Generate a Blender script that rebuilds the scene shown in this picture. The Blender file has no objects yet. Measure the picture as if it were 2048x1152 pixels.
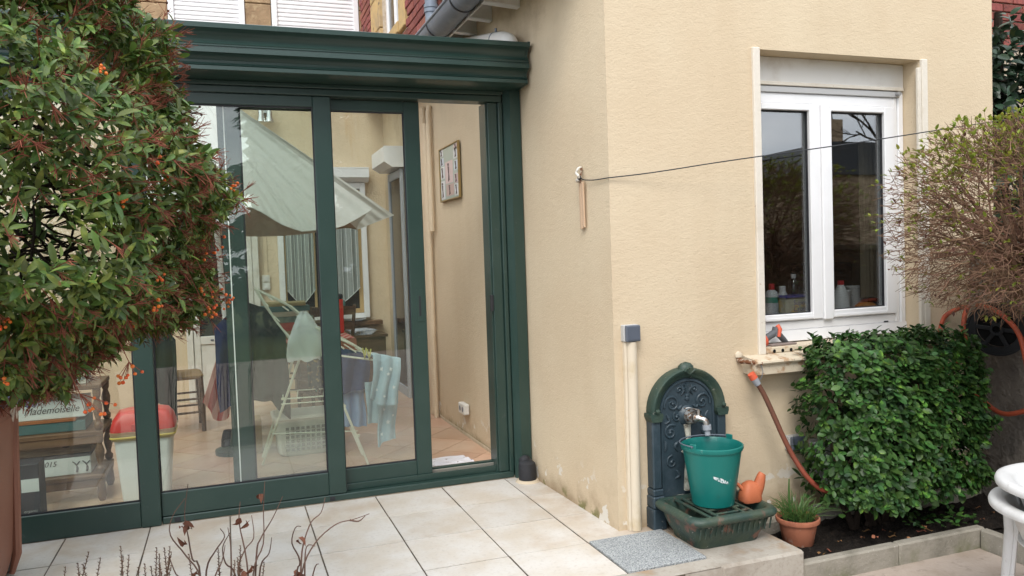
import bpy, math, random
from mathutils import Vector, Matrix
R_ = math.radians
rnd = random.Random(7)
sc = bpy.context.scene
COL = sc.collection

# ------------------------------------------------------------------ camera, sky, sun, exposure
YAW, PITCH, ROLL = 0.34678, -0.041046, -0.034163
CAM = Vector((0.8346, -4.5892, 1.3784))
_f = Vector((math.sin(YAW)*math.cos(PITCH), math.cos(YAW)*math.cos(PITCH), math.sin(PITCH)))
_r = Vector((math.cos(YAW), -math.sin(YAW), 0)); _u = _r.cross(_f)
_R = _r*math.cos(ROLL) + _u*math.sin(ROLL); _U = -_r*math.sin(ROLL) + _u*math.cos(ROLL)
cd = bpy.data.cameras.new('camera'); cam = bpy.data.objects.new('camera', cd); COL.objects.link(cam)
cd.sensor_width = 36.0; cd.lens = 36.0*1583.8/2048.0; cd.clip_end = 500; cd.clip_start = 0.05
m = Matrix.Identity(4)
for i in range(3):
    m[i][0], m[i][1], m[i][2], m[i][3] = _R[i], _U[i], -_f[i], CAM[i]
cam.matrix_world = m
sc.camera = cam

SUN_EL, SUN_AZ = R_(50), R_(212)          # azimuth clockwise from +Y: the light comes over the photographer's shoulder
w = bpy.data.worlds.new('World'); sc.world = w; w.use_nodes = True
nt = w.node_tree; nt.nodes.clear()
sky = nt.nodes.new('ShaderNodeTexSky'); sky.sky_type = 'NISHITA'; sky.sun_disc = False
sky.sun_elevation = SUN_EL; sky.sun_rotation = SUN_AZ
sky.air_density = 1.0; sky.dust_density = 2.0; sky.ozone_density = 1.0
hs = nt.nodes.new('ShaderNodeHueSaturation'); hs.inputs['Saturation'].default_value = 0.30
bg = nt.nodes.new('ShaderNodeBackground'); bg.inputs['Strength'].default_value = 0.15
wo = nt.nodes.new('ShaderNodeOutputWorld')
# a closed, softly mottled cloud deck lies over most of the clear sky
tcn = nt.nodes.new('ShaderNodeTexCoord'); cn_ = nt.nodes.new('ShaderNodeTexNoise'); cn_.inputs['Scale'].default_value = 3.2; cn_.inputs['Detail'].default_value = 6; cn_.inputs['Roughness'].default_value = .55
cmp_ = nt.nodes.new('ShaderNodeMapping'); cmp_.inputs['Scale'].default_value = (1, 1, 2.6)
cr = nt.nodes.new('ShaderNodeValToRGB'); cr.color_ramp.elements[0].position = .38; cr.color_ramp.elements[0].color = (3.4, 3.75, 4.3, 1); cr.color_ramp.elements[1].position = .66; cr.color_ramp.elements[1].color = (6.2, 6.3, 6.4, 1)
cmx = nt.nodes.new('ShaderNodeMix'); cmx.data_type = 'RGBA'; cmx.inputs['Factor'].default_value = .82
nt.links.new(tcn.outputs['Generated'], cmp_.inputs[0]); nt.links.new(cmp_.outputs[0], cn_.inputs['Vector']); nt.links.new(cn_.outputs['Fac'], cr.inputs[0])
nt.links.new(sky.outputs[0], hs.inputs['Color']); nt.links.new(hs.outputs[0], cmx.inputs['A']); nt.links.new(cr.outputs[0], cmx.inputs['B']); nt.links.new(cmx.outputs['Result'], bg.inputs['Color']); nt.links.new(bg.outputs[0], wo.inputs[0])
sd = bpy.data.lights.new('sun', 'SUN'); sd.energy = 0.75; sd.angle = R_(22); sd.color = (1.0, 0.95, 0.88)
sun = bpy.data.objects.new('sun', sd); COL.objects.link(sun)
sv = Vector((math.sin(SUN_AZ)*math.cos(SUN_EL), math.cos(SUN_AZ)*math.cos(SUN_EL), math.sin(SUN_EL)))
sun.rotation_euler = sv.to_track_quat('Z', 'Y').to_euler(); sun.location = (0, -8, 12)
vs = sc.view_settings; vs.view_transform = 'Standard'; vs.look = 'None'; vs.exposure = 1.5; vs.gamma = 1.0; vs.use_curve_mapping = False
sc.cycles.use_denoising = True; sc.cycles.max_bounces = 10; sc.cycles.transparent_max_bounces = 24
sc.cycles.diffuse_bounces = 5; sc.cycles.glossy_bounces = 4
sc.cycles.caustics_reflective = False; sc.cycles.caustics_refractive = False

# ------------------------------------------------------------------ helpers
ORG = {}
def add_tag(o, label=None, cat=None, group=None, kind=None):
    if label: o['label'] = label
    if cat: o['category'] = cat
    if group: o['group'] = group
    if kind: o['kind'] = kind
    return o
def empty(name, label, cat, loc, group=None):
    o = bpy.data.objects.new(name, None); COL.objects.link(o); o.location = loc
    o.empty_display_size = 0.05
    ORG[o.name] = Vector(loc)
    return add_tag(o, label, cat, group)
def mesh(name, v, f, mt, smooth=False, ang=40):
    me = bpy.data.meshes.new(name); me.from_pydata(v, [], f); me.update()
    if mt: me.materials.append(mt)
    if smooth:
        me.shade_smooth(); me.set_sharp_from_angle(angle=R_(ang))
    return me
def put(name, me, parent=None, loc=(0, 0, 0), rot=(0, 0, 0), scale=(1, 1, 1), label=None):
    """A link of shared mesh data at a world location below a parent."""
    o = bpy.data.objects.new(name, me); COL.objects.link(o)
    loc = Vector(loc)
    if parent is not None:
        o.parent = parent; loc = loc - ORG[parent.name]
    o.location = loc; o.rotation_euler = rot; o.scale = scale
    if label: o['label'] = label
    return o
class MB:
    def __init__(s): s.v = []; s.f = []
    def add(s, v, f):
        n = len(s.v); s.v += [tuple(p) for p in v]; s.f += [tuple(i+n for i in q) for q in f]; return s
    def box(s, x0, x1, y0, y1, z0, z1, b=0.0):
        return s.obox(((x0+x1)/2, (y0+y1)/2, (z0+z1)/2), (abs(x1-x0)/2, abs(y1-y0)/2, abs(z1-z0)/2), None, b)
    def obox(s, c, h, M=None, b=0.0):
        c = Vector(c)
        T = (lambda p: c + (M @ Vector(p))) if M is not None else (lambda p: c + Vector(p))
        hx, hy, hz = h; b = min(b, hx*.45, hy*.45, hz*.45)
        if b <= 0:
            v = [T((sx*hx, sy*hy, sz*hz)) for sx in (-1, 1) for sy in (-1, 1) for sz in (-1, 1)]
            return s.add(v, [(0, 1, 3, 2), (4, 6, 7, 5), (0, 4, 5, 1), (2, 3, 7, 6), (0, 2, 6, 4), (1, 5, 7, 3)])
        v = []; idx = {}
        for sx in (-1, 1):
            for sy in (-1, 1):
                for sz in (-1, 1):
                    for a in range(3):
                        p = [sx*(hx-b), sy*(hy-b), sz*(hz-b)]; p[a] = (sx*hx, sy*hy, sz*hz)[a]
                        idx[sx, sy, sz, a] = len(v); v.append(T(p))
        f = []
        S = ((-1, -1), (1, -1), (1, 1), (-1, 1))
        for a in range(3):
            for d in (-1, 1):
                q = []
                for (p1, p2) in S:
                    k = [0, 0, 0]; k[a] = d; k[(a+1) % 3] = p1; k[(a+2) % 3] = p2; q.append(idx[(*k, a)])
                f.append(tuple(q if d > 0 else q[::-1]))
        for a in range(3):
            b1, b2 = (a+1) % 3, (a+2) % 3
            for d1 in (-1, 1):
                for d2 in (-1, 1):
                    def K(e, ax):
                        k = [0, 0, 0]; k[a] = e; k[b1] = d1; k[b2] = d2; return idx[(*k, ax)]
                    q = (K(-1, b1), K(1, b1), K(1, b2), K(-1, b2))
                    f.append(q if d1*d2 > 0 else q[::-1])
        for sx in (-1, 1):
            for sy in (-1, 1):
                for sz in (-1, 1):
                    q = tuple(idx[sx, sy, sz, a] for a in range(3)); f.append(q if sx*sy*sz > 0 else q[::-1])
        return s.add(v, f)
    def bar(s, p, q, w, h, b=0.0, up=(0, 0, 1)):
        p = Vector(p); q = Vector(q); d = (q-p); L = d.length; d.normalize(); up = Vector(up)
        if abs(d.dot(up)) > .98: up = Vector((0, 1, 0))
        x = d.cross(up).normalized(); z = x.cross(d)
        M = Matrix((x, d, z)).transposed()
        return s.obox((p+q)/2, (w/2, L/2, h/2), M, b)
    def tube(s, pts, r, n=8, caps=True, flat=1.0):
        pts = [Vector(p) for p in pts]; N = len(pts)
        rs = r if isinstance(r, (list, tuple)) else [r]*N
        d0 = (pts[1]-pts[0]).normalized()
        ref = Vector((0, 0, 1)) if abs(d0.z) < .9 else Vector((0, 1, 0))
        x = d0.cross(ref).normalized(); rings = []
        v = []
        for i in range(N):
            d = (pts[min(i+1, N-1)]-pts[max(i-1, 0)]).normalized()
            x = (x - d*x.dot(d)).normalized(); y = d.cross(x)
            for k in range(n):
                a = 2*math.pi*k/n
                v.append(pts[i] + (x*math.cos(a)+y*math.sin(a)*flat)*rs[i])
        f = [(i*n+k, i*n+(k+1) % n, (i+1)*n+(k+1) % n, (i+1)*n+k) for i in range(N-1) for k in range(n)]
        if caps: f += [tuple(range(n))[::-1], tuple((N-1)*n+k for k in range(n))]
        return s.add(v, f)
    def lathe(s, prof, c, n=24, sx=1.0, sy=1.0, M=None, cap=True):
        c = Vector(c); v = []
        for (r, z) in prof:
            for k in range(n):
                a = 2*math.pi*k/n; p = Vector((r*math.cos(a)*sx, r*math.sin(a)*sy, z))
                v.append(c + (M @ p if M is not None else p))
        N = len(prof)
        f = [(i*n+k, i*n+(k+1) % n, (i+1)*n+(k+1) % n, (i+1)*n+k) for i in range(N-1) for k in range(n)]
        if cap: f += [tuple(range(n))[::-1], tuple((N-1)*n+k for k in range(n))]
        return s.add(v, f)
    def prism(s, poly, a0, a1, ax='z'):
        """extrude a polygon: ax z -> poly in (x,y); ax x -> (y,z); ax y -> (x,z)"""
        def P(p, a): return {'z': (p[0], p[1], a), 'x': (a, p[0], p[1]), 'y': (p[0], a, p[1])}[ax]
        n = len(poly); v = [P(p, a0) for p in poly] + [P(p, a1) for p in poly]
        area = sum(poly[i][0]*poly[(i+1) % n][1]-poly[(i+1) % n][0]*poly[i][1] for i in range(n))
        flip = (area > 0) != (a1 > a0)
        if ax == 'y': flip = not flip
        f = [tuple(range(n))[::-1], tuple(range(n, 2*n))] + [(i, (i+1) % n, n+(i+1) % n, n+i) for i in range(n)]
        if flip: f = [q[::-1] for q in f]
        return s.add(v, f)
    def grid(s, P, nu, nv, thick=0.0):
        """surface P(u,v) on [0,1]^2, given a thickness along its normal"""
        g = [[Vector(P(i/nu, j/nv)) for j in range(nv+1)] for i in range(nu+1)]
        v = [p for row in g for p in row]; W = nv+1
        f = [(i*W+j, (i+1)*W+j, (i+1)*W+j+1, i*W+j+1) for i in range(nu) for j in range(nv)]
        if thick > 0:
            n0 = len(v); back = []
            for i in range(nu+1):
                for j in range(nv+1):
                    du = g[min(i+1, nu)][j]-g[max(i-1, 0)][j]; dv = g[i][min(j+1, nv)]-g[i][max(j-1, 0)]
                    nn = du.cross(dv)
                    nn = nn.normalized() if nn.length > 1e-12 else Vector((0, 0, 1))
                    back.append(g[i][j]-nn*thick)
            v = v+back
            f = f+[tuple(n0+k for k in q[::-1]) for q in f]
            bd = [i*W for i in range(nu+1)]+[nu*W+j for j in range(1, nv+1)]+[i*W+nv for i in range(nu-1, -1, -1)]+[j for j in range(nv-1, 0, -1)]
            f += [(bd[k], n0+bd[k], n0+bd[(k+1) % len(bd)], bd[(k+1) % len(bd)]) for k in range(len(bd))]
        return s.add(v, f)
    def build(s, name, mt, parent=None, smooth=False, ang=40, label=None, kind=None):
        if parent is not None: o0 = ORG[parent.name]
        else:
            xs = [p[0] for p in s.v]; ys = [p[1] for p in s.v]; zs = [p[2] for p in s.v]
            o0 = Vector(((min(xs)+max(xs))/2, (min(ys)+max(ys))/2, min(zs)))
        me = mesh(name, [(p[0]-o0.x, p[1]-o0.y, p[2]-o0.z) for p in s.v], s.f, mt, smooth, ang)
        o = bpy.data.objects.new(name, me); COL.objects.link(o); ORG[o.name] = o0
        if parent is not None: o.parent = parent
        else: o.location = o0
        if label: o['label'] = label
        if kind: o['kind'] = kind
        return o
def B(name, mt, parent, *a, b=0.003, label=None):
    return MB().box(*a, b=b).build(name, mt, parent, label=label)
def catmull(P, k=6):
    P = [Vector(p) for p in P]; out = []
    for i in range(len(P)-1):
        p0 = P[max(i-1, 0)]; p1 = P[i]; p2 = P[i+1]; p3 = P[min(i+2, len(P)-1)]
        for j in range(k):
            t = j/k; out.append(.5*((2*p1)+(p2-p0)*t+(2*p0-5*p1+4*p2-p3)*t*t+(3*p1-p0-3*p2+p3)*t**3))
    return out+[P[-1]]
def text_part(name, body, mt, parent, loc, size, rot=(R_(90), 0, 0), shear=0.0, sx=1.0, extrude=0.0004):
    cu = bpy.data.curves.new(name, 'FONT'); cu.body = body; cu.size = size; cu.shear = shear; cu.extrude = extrude; cu.resolution_u = 3
    t = bpy.data.objects.new(name+'_curve', cu); COL.objects.link(t)
    dg = bpy.context.evaluated_depsgraph_get(); me = bpy.data.meshes.new_from_object(t.evaluated_get(dg))
    bpy.data.objects.remove(t); me.materials.clear(); me.materials.append(mt)
    return put(name, me, parent, loc, rot, (sx, 1, 1))

# ------------------------------------------------------------------ materials
def mat(name, col, rough=.6, spec=.4, metal=0.0, layers=(), bump=(), rand=0.0, hue=0.0, trans=0.0, coat=0.0, island=False):
    M = bpy.data.materials.new(name); M.use_nodes = True; t = M.node_tree; N = t.nodes; L = t.links
    p = N['Principled BSDF']; out = N['Material Output']
    p.inputs['Roughness'].default_value = rough; p.inputs['Specular IOR Level'].default_value = spec; p.inputs['Metallic'].default_value = metal
    p.inputs['Coat Weight'].default_value = coat
    geo = N.new('ShaderNodeNewGeometry'); pos = geo.outputs['Position']
    rgb = N.new('ShaderNodeRGB'); rgb.outputs[0].default_value = (*col, 1); cur = rgb.outputs[0]
    def vec(stretch):
        if stretch == (1, 1, 1): return pos
        k = N.new('ShaderNodeMapping'); k.inputs['Scale'].default_value = stretch; L.new(pos, k.inputs['Vector']); return k.outputs[0]
    rough_fac = None
    for la in layers:
        n = N.new('ShaderNodeTexNoise'); n.inputs['Scale'].default_value = la.get('s', 5); n.inputs['Detail'].default_value = la.get('d', 4)
        n.inputs['Roughness'].default_value = la.get('r', .6); n.inputs['Distortion'].default_value = la.get('dist', 0)
        L.new(vec(la.get('st', (1, 1, 1))), n.inputs['Vector'])
        mr = N.new('ShaderNodeMapRange'); mr.inputs['From Min'].default_value = la['lo']; mr.inputs['From Max'].default_value = la['hi']
        mr.interpolation_type = 'SMOOTHSTEP'; L.new(n.outputs['Fac'], mr.inputs['Value']); fac = mr.outputs[0]
        for key, axis in (('x', 'X'), ('y', 'Y'), ('z', 'Z')):
            if key in la:
                sp = N.new('ShaderNodeSeparateXYZ'); L.new(pos, sp.inputs[0])
                zr = N.new('ShaderNodeMapRange'); zr.inputs['From Min'].default_value = la[key][0]; zr.inputs['From Max'].default_value = la[key][1]
                zr.inputs['To Min'].default_value = 1; zr.inputs['To Max'].default_value = 0; zr.interpolation_type = 'SMOOTHSTEP'
                L.new(sp.outputs[axis], zr.inputs['Value'])
                mu = N.new('ShaderNodeMath'); mu.operation = 'MULTIPLY'; L.new(fac, mu.inputs[0]); L.new(zr.outputs[0], mu.inputs[1]); fac = mu.outputs[0]
        if la.get('a', 1) != 1:
            mu = N.new('ShaderNodeMath'); mu.operation = 'MULTIPLY'; L.new(fac, mu.inputs[0]); mu.inputs[1].default_value = la['a']; fac = mu.outputs[0]
        mx = N.new('ShaderNodeMix'); mx.data_type = 'RGBA'; L.new(fac, mx.inputs['Factor']); L.new(cur, mx.inputs['A']); mx.inputs['B'].default_value = (*la['c'], 1)
        cur = mx.outputs['Result']
    if rand or hue:
        oi = N.new('ShaderNodeObjectInfo'); src = oi.outputs['Random']
        if island:
            ad = N.new('ShaderNodeMath'); ad.operation = 'ADD'; L.new(src, ad.inputs[0]); L.new(geo.outputs['Random Per Island'], ad.inputs[1])
            fr = N.new('ShaderNodeMath'); fr.operation = 'FRACT'; L.new(ad.outputs[0], fr.inputs[0]); src = fr.outputs[0]
        h = N.new('ShaderNodeHueSaturation')
        a = N.new('ShaderNodeMapRange'); a.inputs['To Min'].default_value = 1-rand; a.inputs['To Max'].default_value = 1+rand; L.new(src, a.inputs['Value']); L.new(a.outputs[0], h.inputs['Value'])
        if hue:
            wn = N.new('ShaderNodeTexWhiteNoise'); wn.noise_dimensions = '1D'; L.new(src, wn.inputs['W'])
            b = N.new('ShaderNodeMapRange'); b.inputs['To Min'].default_value = .5-hue; b.inputs['To Max'].default_value = .5+hue; L.new(wn.outputs['Value'], b.inputs['Value']); L.new(b.outputs[0], h.inputs['Hue'])
        L.new(cur, h.inputs['Color']); cur = h.outputs[0]
    L.new(cur, p.inputs['Base Color'])
    prev = None
    for (s, st, dist) in bump:
        n = N.new('ShaderNodeTexNoise'); n.inputs['Scale'].default_value = s; n.inputs['Detail'].default_value = 3; n.inputs['Roughness'].default_value = .55
        L.new(vec(st), n.inputs['Vector'])
        bp = N.new('ShaderNodeBump'); bp.inputs['Distance'].default_value = dist; bp.inputs['Strength'].default_value = 1.0
        L.new(n.outputs['Fac'], bp.inputs['Height'])
        if prev: L.new(prev, bp.inputs['Normal'])
        prev = bp.outputs[0]
    if prev: L.new(prev, p.inputs['Normal'])
    if trans:
        tl = N.new('ShaderNodeBsdfTranslucent'); L.new(cur, tl.inputs['Color'])
        ms = N.new('ShaderNodeMixShader'); ms.inputs[0].default_value = trans; L.new(p.outputs[0], ms.inputs[1]); L.new(tl.outputs[0], ms.inputs[2]); L.new(ms.outputs[0], out.inputs[0])
    return M
def glass(name, tint, r0=.05, gloss=1.0, haze=0.0):
    M = bpy.data.materials.new(name); M.use_nodes = True; t = M.node_tree; N = t.nodes; L = t.links; N.clear()
    out = N.new('ShaderNodeOutputMaterial'); tr = N.new('ShaderNodeBsdfTransparent'); tr.inputs[0].default_value = (*tint, 1)
    gl = N.new('ShaderNodeBsdfGlossy'); gl.inputs['Roughness'].default_value = 0.004; gl.inputs['Color'].default_value = (gloss, gloss, gloss, 1)
    lw = N.new('ShaderNodeLayerWeight'); lw.inputs['Blend'].default_value = .5
    pw = N.new('ShaderNodeMath'); pw.operation = 'POWER'; L.new(lw.outputs['Facing'], pw.inputs[0]); pw.inputs[1].default_value = 5
    ma = N.new('ShaderNodeMath'); ma.operation = 'MULTIPLY_ADD'; L.new(pw.outputs[0], ma.inputs[0]); ma.inputs[1].default_value = 1-r0; ma.inputs[2].default_value = r0
    mx = N.new('ShaderNodeMixShader'); L.new(ma.outputs[0], mx.inputs[0]); L.new(tr.outputs[0], mx.inputs[1]); L.new(gl.outputs[0], mx.inputs[2]); L.new(mx.outputs[0], out.inputs[0])
    if haze:                       # painted pale haze for the patio's reflection, strongest at the pane's foot
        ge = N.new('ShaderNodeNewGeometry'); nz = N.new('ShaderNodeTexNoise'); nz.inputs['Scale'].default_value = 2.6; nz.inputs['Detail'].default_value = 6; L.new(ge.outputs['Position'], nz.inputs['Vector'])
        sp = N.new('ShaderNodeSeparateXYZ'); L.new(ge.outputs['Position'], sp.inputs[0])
        mr = N.new('ShaderNodeMapRange'); mr.inputs['From Min'].default_value = .1; mr.inputs['From Max'].default_value = .62; mr.inputs['To Min'].default_value = haze*3.4; mr.inputs['To Max'].default_value = haze*.5; mr.interpolation_type = 'SMOOTHSTEP'; L.new(sp.outputs['Z'], mr.inputs['Value'])
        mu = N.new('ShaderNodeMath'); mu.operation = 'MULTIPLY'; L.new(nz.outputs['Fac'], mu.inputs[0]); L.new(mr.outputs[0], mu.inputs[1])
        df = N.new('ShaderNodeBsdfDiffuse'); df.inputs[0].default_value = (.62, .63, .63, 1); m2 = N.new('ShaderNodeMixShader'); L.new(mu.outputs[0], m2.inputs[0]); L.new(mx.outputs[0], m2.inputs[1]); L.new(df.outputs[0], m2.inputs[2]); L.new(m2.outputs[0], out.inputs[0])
    return M
def opal(name, col, tr_amt):
    M = bpy.data.materials.new(name); M.use_nodes = True; t = M.node_tree; N = t.nodes; L = t.links; N.clear()
    out = N.new('ShaderNodeOutputMaterial'); tr = N.new('ShaderNodeBsdfTransparent'); tr.inputs[0].default_value = (*col, 1)
    tl = N.new('ShaderNodeBsdfTranslucent'); tl.inputs[0].default_value = (*col, 1)
    mx = N.new('ShaderNodeMixShader'); mx.inputs[0].default_value = tr_amt; L.new(tl.outputs[0], mx.inputs[1]); L.new(tr.outputs[0], mx.inputs[2]); L.new(mx.outputs[0], out.inputs[0])
    return M

def sheer(name, col, tr_amt):
    M_ = bpy.data.materials.new(name); M_.use_nodes = True; t = M_.node_tree; N = t.nodes; L = t.links; N.clear()
    out = N.new('ShaderNodeOutputMaterial'); tr = N.new('ShaderNodeBsdfTransparent'); df = N.new('ShaderNodeBsdfDiffuse'); df.inputs[0].default_value = (*col, 1)
    tl = N.new('ShaderNodeBsdfTranslucent'); tl.inputs[0].default_value = (*col, 1); m1 = N.new('ShaderNodeMixShader'); m1.inputs[0].default_value = .35
    L.new(df.outputs[0], m1.inputs[1]); L.new(tl.outputs[0], m1.inputs[2])
    mx = N.new('ShaderNodeMixShader'); mx.inputs[0].default_value = tr_amt; L.new(m1.outputs[0], mx.inputs[1]); L.new(tr.outputs[0], mx.inputs[2]); L.new(mx.outputs[0], out.inputs[0])
    return M_
H3 = (1, 1, 1)
M = {}
M['render'] = mat('cream_render', (.580, .470, .330), .9, .15,
    layers=[dict(s=1.3, lo=.35, hi=.7, c=(.612, .510, .366), d=5), dict(s=1.1, lo=.45, hi=.7, c=(.47, .36, .235), st=(2.2, 2.2, .22), d=6, a=.20), dict(s=70, lo=.66, hi=.72, c=(.42, .33, .22), d=3, a=.5), dict(s=.9, lo=.5, hi=.75, c=(.51, .41, .285), d=6, a=.5),
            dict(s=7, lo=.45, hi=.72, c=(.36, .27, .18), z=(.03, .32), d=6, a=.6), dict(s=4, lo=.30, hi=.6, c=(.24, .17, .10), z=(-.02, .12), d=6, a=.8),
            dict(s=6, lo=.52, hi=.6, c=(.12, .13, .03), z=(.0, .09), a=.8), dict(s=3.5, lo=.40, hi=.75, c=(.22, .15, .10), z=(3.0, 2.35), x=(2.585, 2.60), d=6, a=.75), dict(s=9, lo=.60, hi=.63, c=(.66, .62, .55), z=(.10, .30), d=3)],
    bump=[(24, (1, 1, 1.35), .0020), (90, (1, 1, 1.5), .0020)])
M['render_in'] = mat('pale_render', (.67, .55, .40), .9, .15, layers=[dict(s=2, lo=.4, hi=.7, c=(.61, .49, .35)), dict(s=3, lo=.55, hi=.75, c=(.55, .34, .15), st=(3, 3, .3), a=.35)],
    bump=[(75, H3, .006), (190, H3, .002)])
M['green'] = mat('dark_green_aluminium', (.020, .045, .038), .32, .5, layers=[dict(s=2.5, lo=.4, hi=.75, c=(.028, .055, .047)), dict(s=30, lo=.66, hi=.72, c=(.09, .10, .10), a=.25)], bump=[(400, H3, .0003)])
M['tile'] = mat('terrace_tile', (.60, .575, .54), .42, .35, layers=[dict(s=4, lo=.35, hi=.68, c=(.53, .475, .405), d=7), dict(s=2.2, lo=.52, hi=.7, c=(.45, .36, .27), d=6, a=.65), dict(s=55, lo=.5, hi=.75, c=(.40, .36, .32), a=.5),
            dict(s=3.2, lo=.45, hi=.62, c=(.36, .24, .13), d=6, a=.6, x=(2.85, 2.2))], rand=.05, bump=[(25, (1, 2.5, 1), .0012)])
M['grout'] = mat('grout', (.11, .09, .072), .95, .1, layers=[dict(s=9, lo=.45, hi=.7, c=(.24, .185, .135))])
M['plinth'] = mat('cream_stone_strip', (.52, .44, .33), .85, .2, layers=[dict(s=9, lo=.5, hi=.7, c=(.35, .27, .18), d=6)], bump=[(60, H3, .002)])
M['concrete'] = mat('concrete', (.40, .365, .315), .9, .2, layers=[dict(s=6, lo=.4, hi=.7, c=(.29, .25, .205), d=7), dict(s=3, lo=.55, hi=.7, c=(.38, .25, .14), d=6, a=.6), dict(s=60, lo=.5, hi=.8, c=(.2, .17, .14), a=.5)], bump=[(45, H3, .003), (160, H3, .0015)])
M['kerb'] = mat('kerb_concrete', (.30, .275, .23), .92, .2, layers=[dict(s=7, lo=.4, hi=.7, c=(.20, .185, .15), d=7), dict(s=5, lo=.5, hi=.7, c=(.17, .17, .10), d=6, z=(-.2, -.02)), dict(s=90, lo=.62, hi=.7, c=(.5, .48, .44), a=.6)], bump=[(50, H3, .004), (170, H3, .002)])
M['patio'] = mat('patio_concrete', (.40, .335, .285), .9, .2, layers=[dict(s=5, lo=.4, hi=.7, c=(.33, .27, .22), d=7), dict(s=18, lo=.55, hi=.75, c=(.20, .17, .14), a=.6)], bump=[(60, H3, .003)])
M['soil'] = mat('dark_soil', (.016, .013, .011), .95, .15, layers=[dict(s=40, lo=.5, hi=.8, c=(.04, .03, .022))], bump=[(45, H3, .02), (150, H3, .008)])
M['mat_grey'] = mat('grey_speckled_mat', (.30, .315, .32), .95, .1, layers=[dict(s=170, lo=.44, hi=.60, c=(.50, .52, .52), d=2), dict(s=140, lo=.56, hi=.66, c=(.10, .11, .12), d=2), dict(s=5, lo=.4, hi=.8, c=(.24, .25, .25), a=.5)], bump=[(220, H3, .006)])
M['pvc'] = mat('white_pvc', (.78, .78, .79), .35, .5, layers=[dict(s=3, lo=.45, hi=.8, c=(.66, .66, .66), a=.6)])
M['pvc_old'] = mat('weathered_white_plastic', (.70, .68, .64), .5, .4, layers=[dict(s=5, lo=.45, hi=.8, c=(.52, .47, .40), d=6)])
M['trim'] = mat('cream_trim', (.66, .61, .53), .7, .3, layers=[dict(s=3, lo=.45, hi=.75, c=(.57, .505, .41), d=6), dict(s=40, lo=.70, hi=.73, c=(.36, .24, .15), d=4, a=.7)], bump=[(70, H3, .002)])
M['sill'] = mat('painted_sill', (.58, .50, .38), .75, .3, layers=[dict(s=16, lo=.53, hi=.66, c=(.36, .20, .10), d=6, a=.8), dict(s=40, lo=.6, hi=.7, c=(.14, .1, .07), a=.6)], bump=[(60, H3, .002)])
M['white'] = mat('white_paint', (.80, .80, .80), .5, .4)
M['slat'] = mat('white_shutter_slat', (.80, .79, .80), .4, .4)
M['stone'] = mat('brown_stone', (.36, .25, .15), .9, .2, layers=[dict(s=5, lo=.4, hi=.7, c=(.25, .165, .10), d=6), dict(s=9, lo=.55, hi=.7, c=(.48, .36, .22), a=.7)], bump=[(40, H3, .006)], rand=.1)
M['stone_y'] = mat('ochre_stone', (.48, .33, .15), .9, .2, layers=[dict(s=6, lo=.45, hi=.7, c=(.36, .26, .15), d=6), dict(s=14, lo=.6, hi=.7, c=(.12, .09, .06), d=5)], bump=[(40, H3, .006)], rand=.08)
M['brick'] = mat('red_brick', (.25, .085, .065), .9, .2, layers=[dict(s=30, lo=.4, hi=.75, c=(.16, .055, .05), d=5), dict(s=6, lo=.6, hi=.7, c=(.07, .04, .045), a=.7)], rand=.30, hue=.012, bump=[(90, H3, .003)])
M['mortar'] = mat('mortar', (.50, .42, .33), .95, .1, layers=[dict(s=25, lo=.4, hi=.7, c=(.40, .32, .24))], bump=[(120, H3, .003)])
M['zinc'] = mat('grey_zinc', (.16, .185, .225), .42, .5, metal=.35, layers=[dict(s=9, lo=.45, hi=.75, c=(.23, .26, .30), d=6), dict(s=40, lo=.68, hi=.74, c=(.42, .44, .46), a=.5)])
M['black'] = mat('black_rubber', (.02, .021, .025), .55, .4, layers=[dict(s=8, lo=.5, hi=.8, c=(.05, .05, .055))])
M['darkgap'] = mat('dark_gap', (.01, .01, .01), .9, .1)
M['terracotta_tile'] = mat('terracotta_floor_tile', (.52, .325, .225), .28, .5, layers=[dict(s=3, lo=.35, hi=.7, c=(.56, .40, .30), d=5), dict(s=20, lo=.5, hi=.8, c=(.44, .27, .18), a=.5)], rand=.10, hue=.008)
M['roofpane'] = opal('opal_roof_sheet', (.97, .98, .98), .85)
M['glass'] = glass('greenish_glass', (.93, .965, .935), .055, haze=.042)
M['glass_k'] = glass('clear_glass', (.74, .76, .76), .15)
M['glass_dark'] = mat('dark_window_glass', (.012, .014, .016), .06, .6)
# ------------------------------------------------------------------ ground, terrace, patio
def struct(o): o['kind'] = 'structure'; return o
g = MB().box(-60, 60, -60, 60, -.5, -.215).build('ground', mat('garden_grass', (.07, .09, .03), .95, .1, layers=[dict(s=3, lo=.4, hi=.7, c=(.10, .10, .04), d=6)], bump=[(30, H3, .03)])); struct(g)
patio = MB().box(-6, 12, -8.6, -1.70, -.21, -.164).build('patio', M['patio']); struct(patio)
pm = {}
for i in range(4):
    for j in range(3):
        x0, y1 = 1.66+i*.66+(j % 2)*.21, -1.762-j*.46
        o = MB().box(x0, x0+.655, y1-.453, y1, -.17, -.156+rnd.uniform(-.002, .002), b=.003).build('paving_slab', M['patio'], patio)
terr = MB().box(-2.4, 2.62, -1.70, .12, -.3, -.0045).build('terrace', M['grout']); struct(terr)
tm = MB().box(-.198, .1965, -.1972, .1972, -.012, 0, b=.0018).v
tme = MB(); tme.box(-.1964, .1964, -.1968, .1968, -.004, 0, b=.0012)
tmesh = mesh('tile', tme.v, tme.f, M['tile'])
for c in range(-5, 6):
    for r in range(4):
        put('tile', tmesh, terr, (.2+.4*c+rnd.uniform(-.0008, .0008), -.2-.4*r, rnd.uniform(-.001, .001)), (rnd.uniform(-.002, .002), rnd.uniform(-.002, .002), 0))
for r in range(3):
    MB().box(2.4042, 2.66, -.4*r-.3968, -.4*r-.0032, -.004, .0, b=.0012).build('tile', M['tile'], terr)
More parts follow.
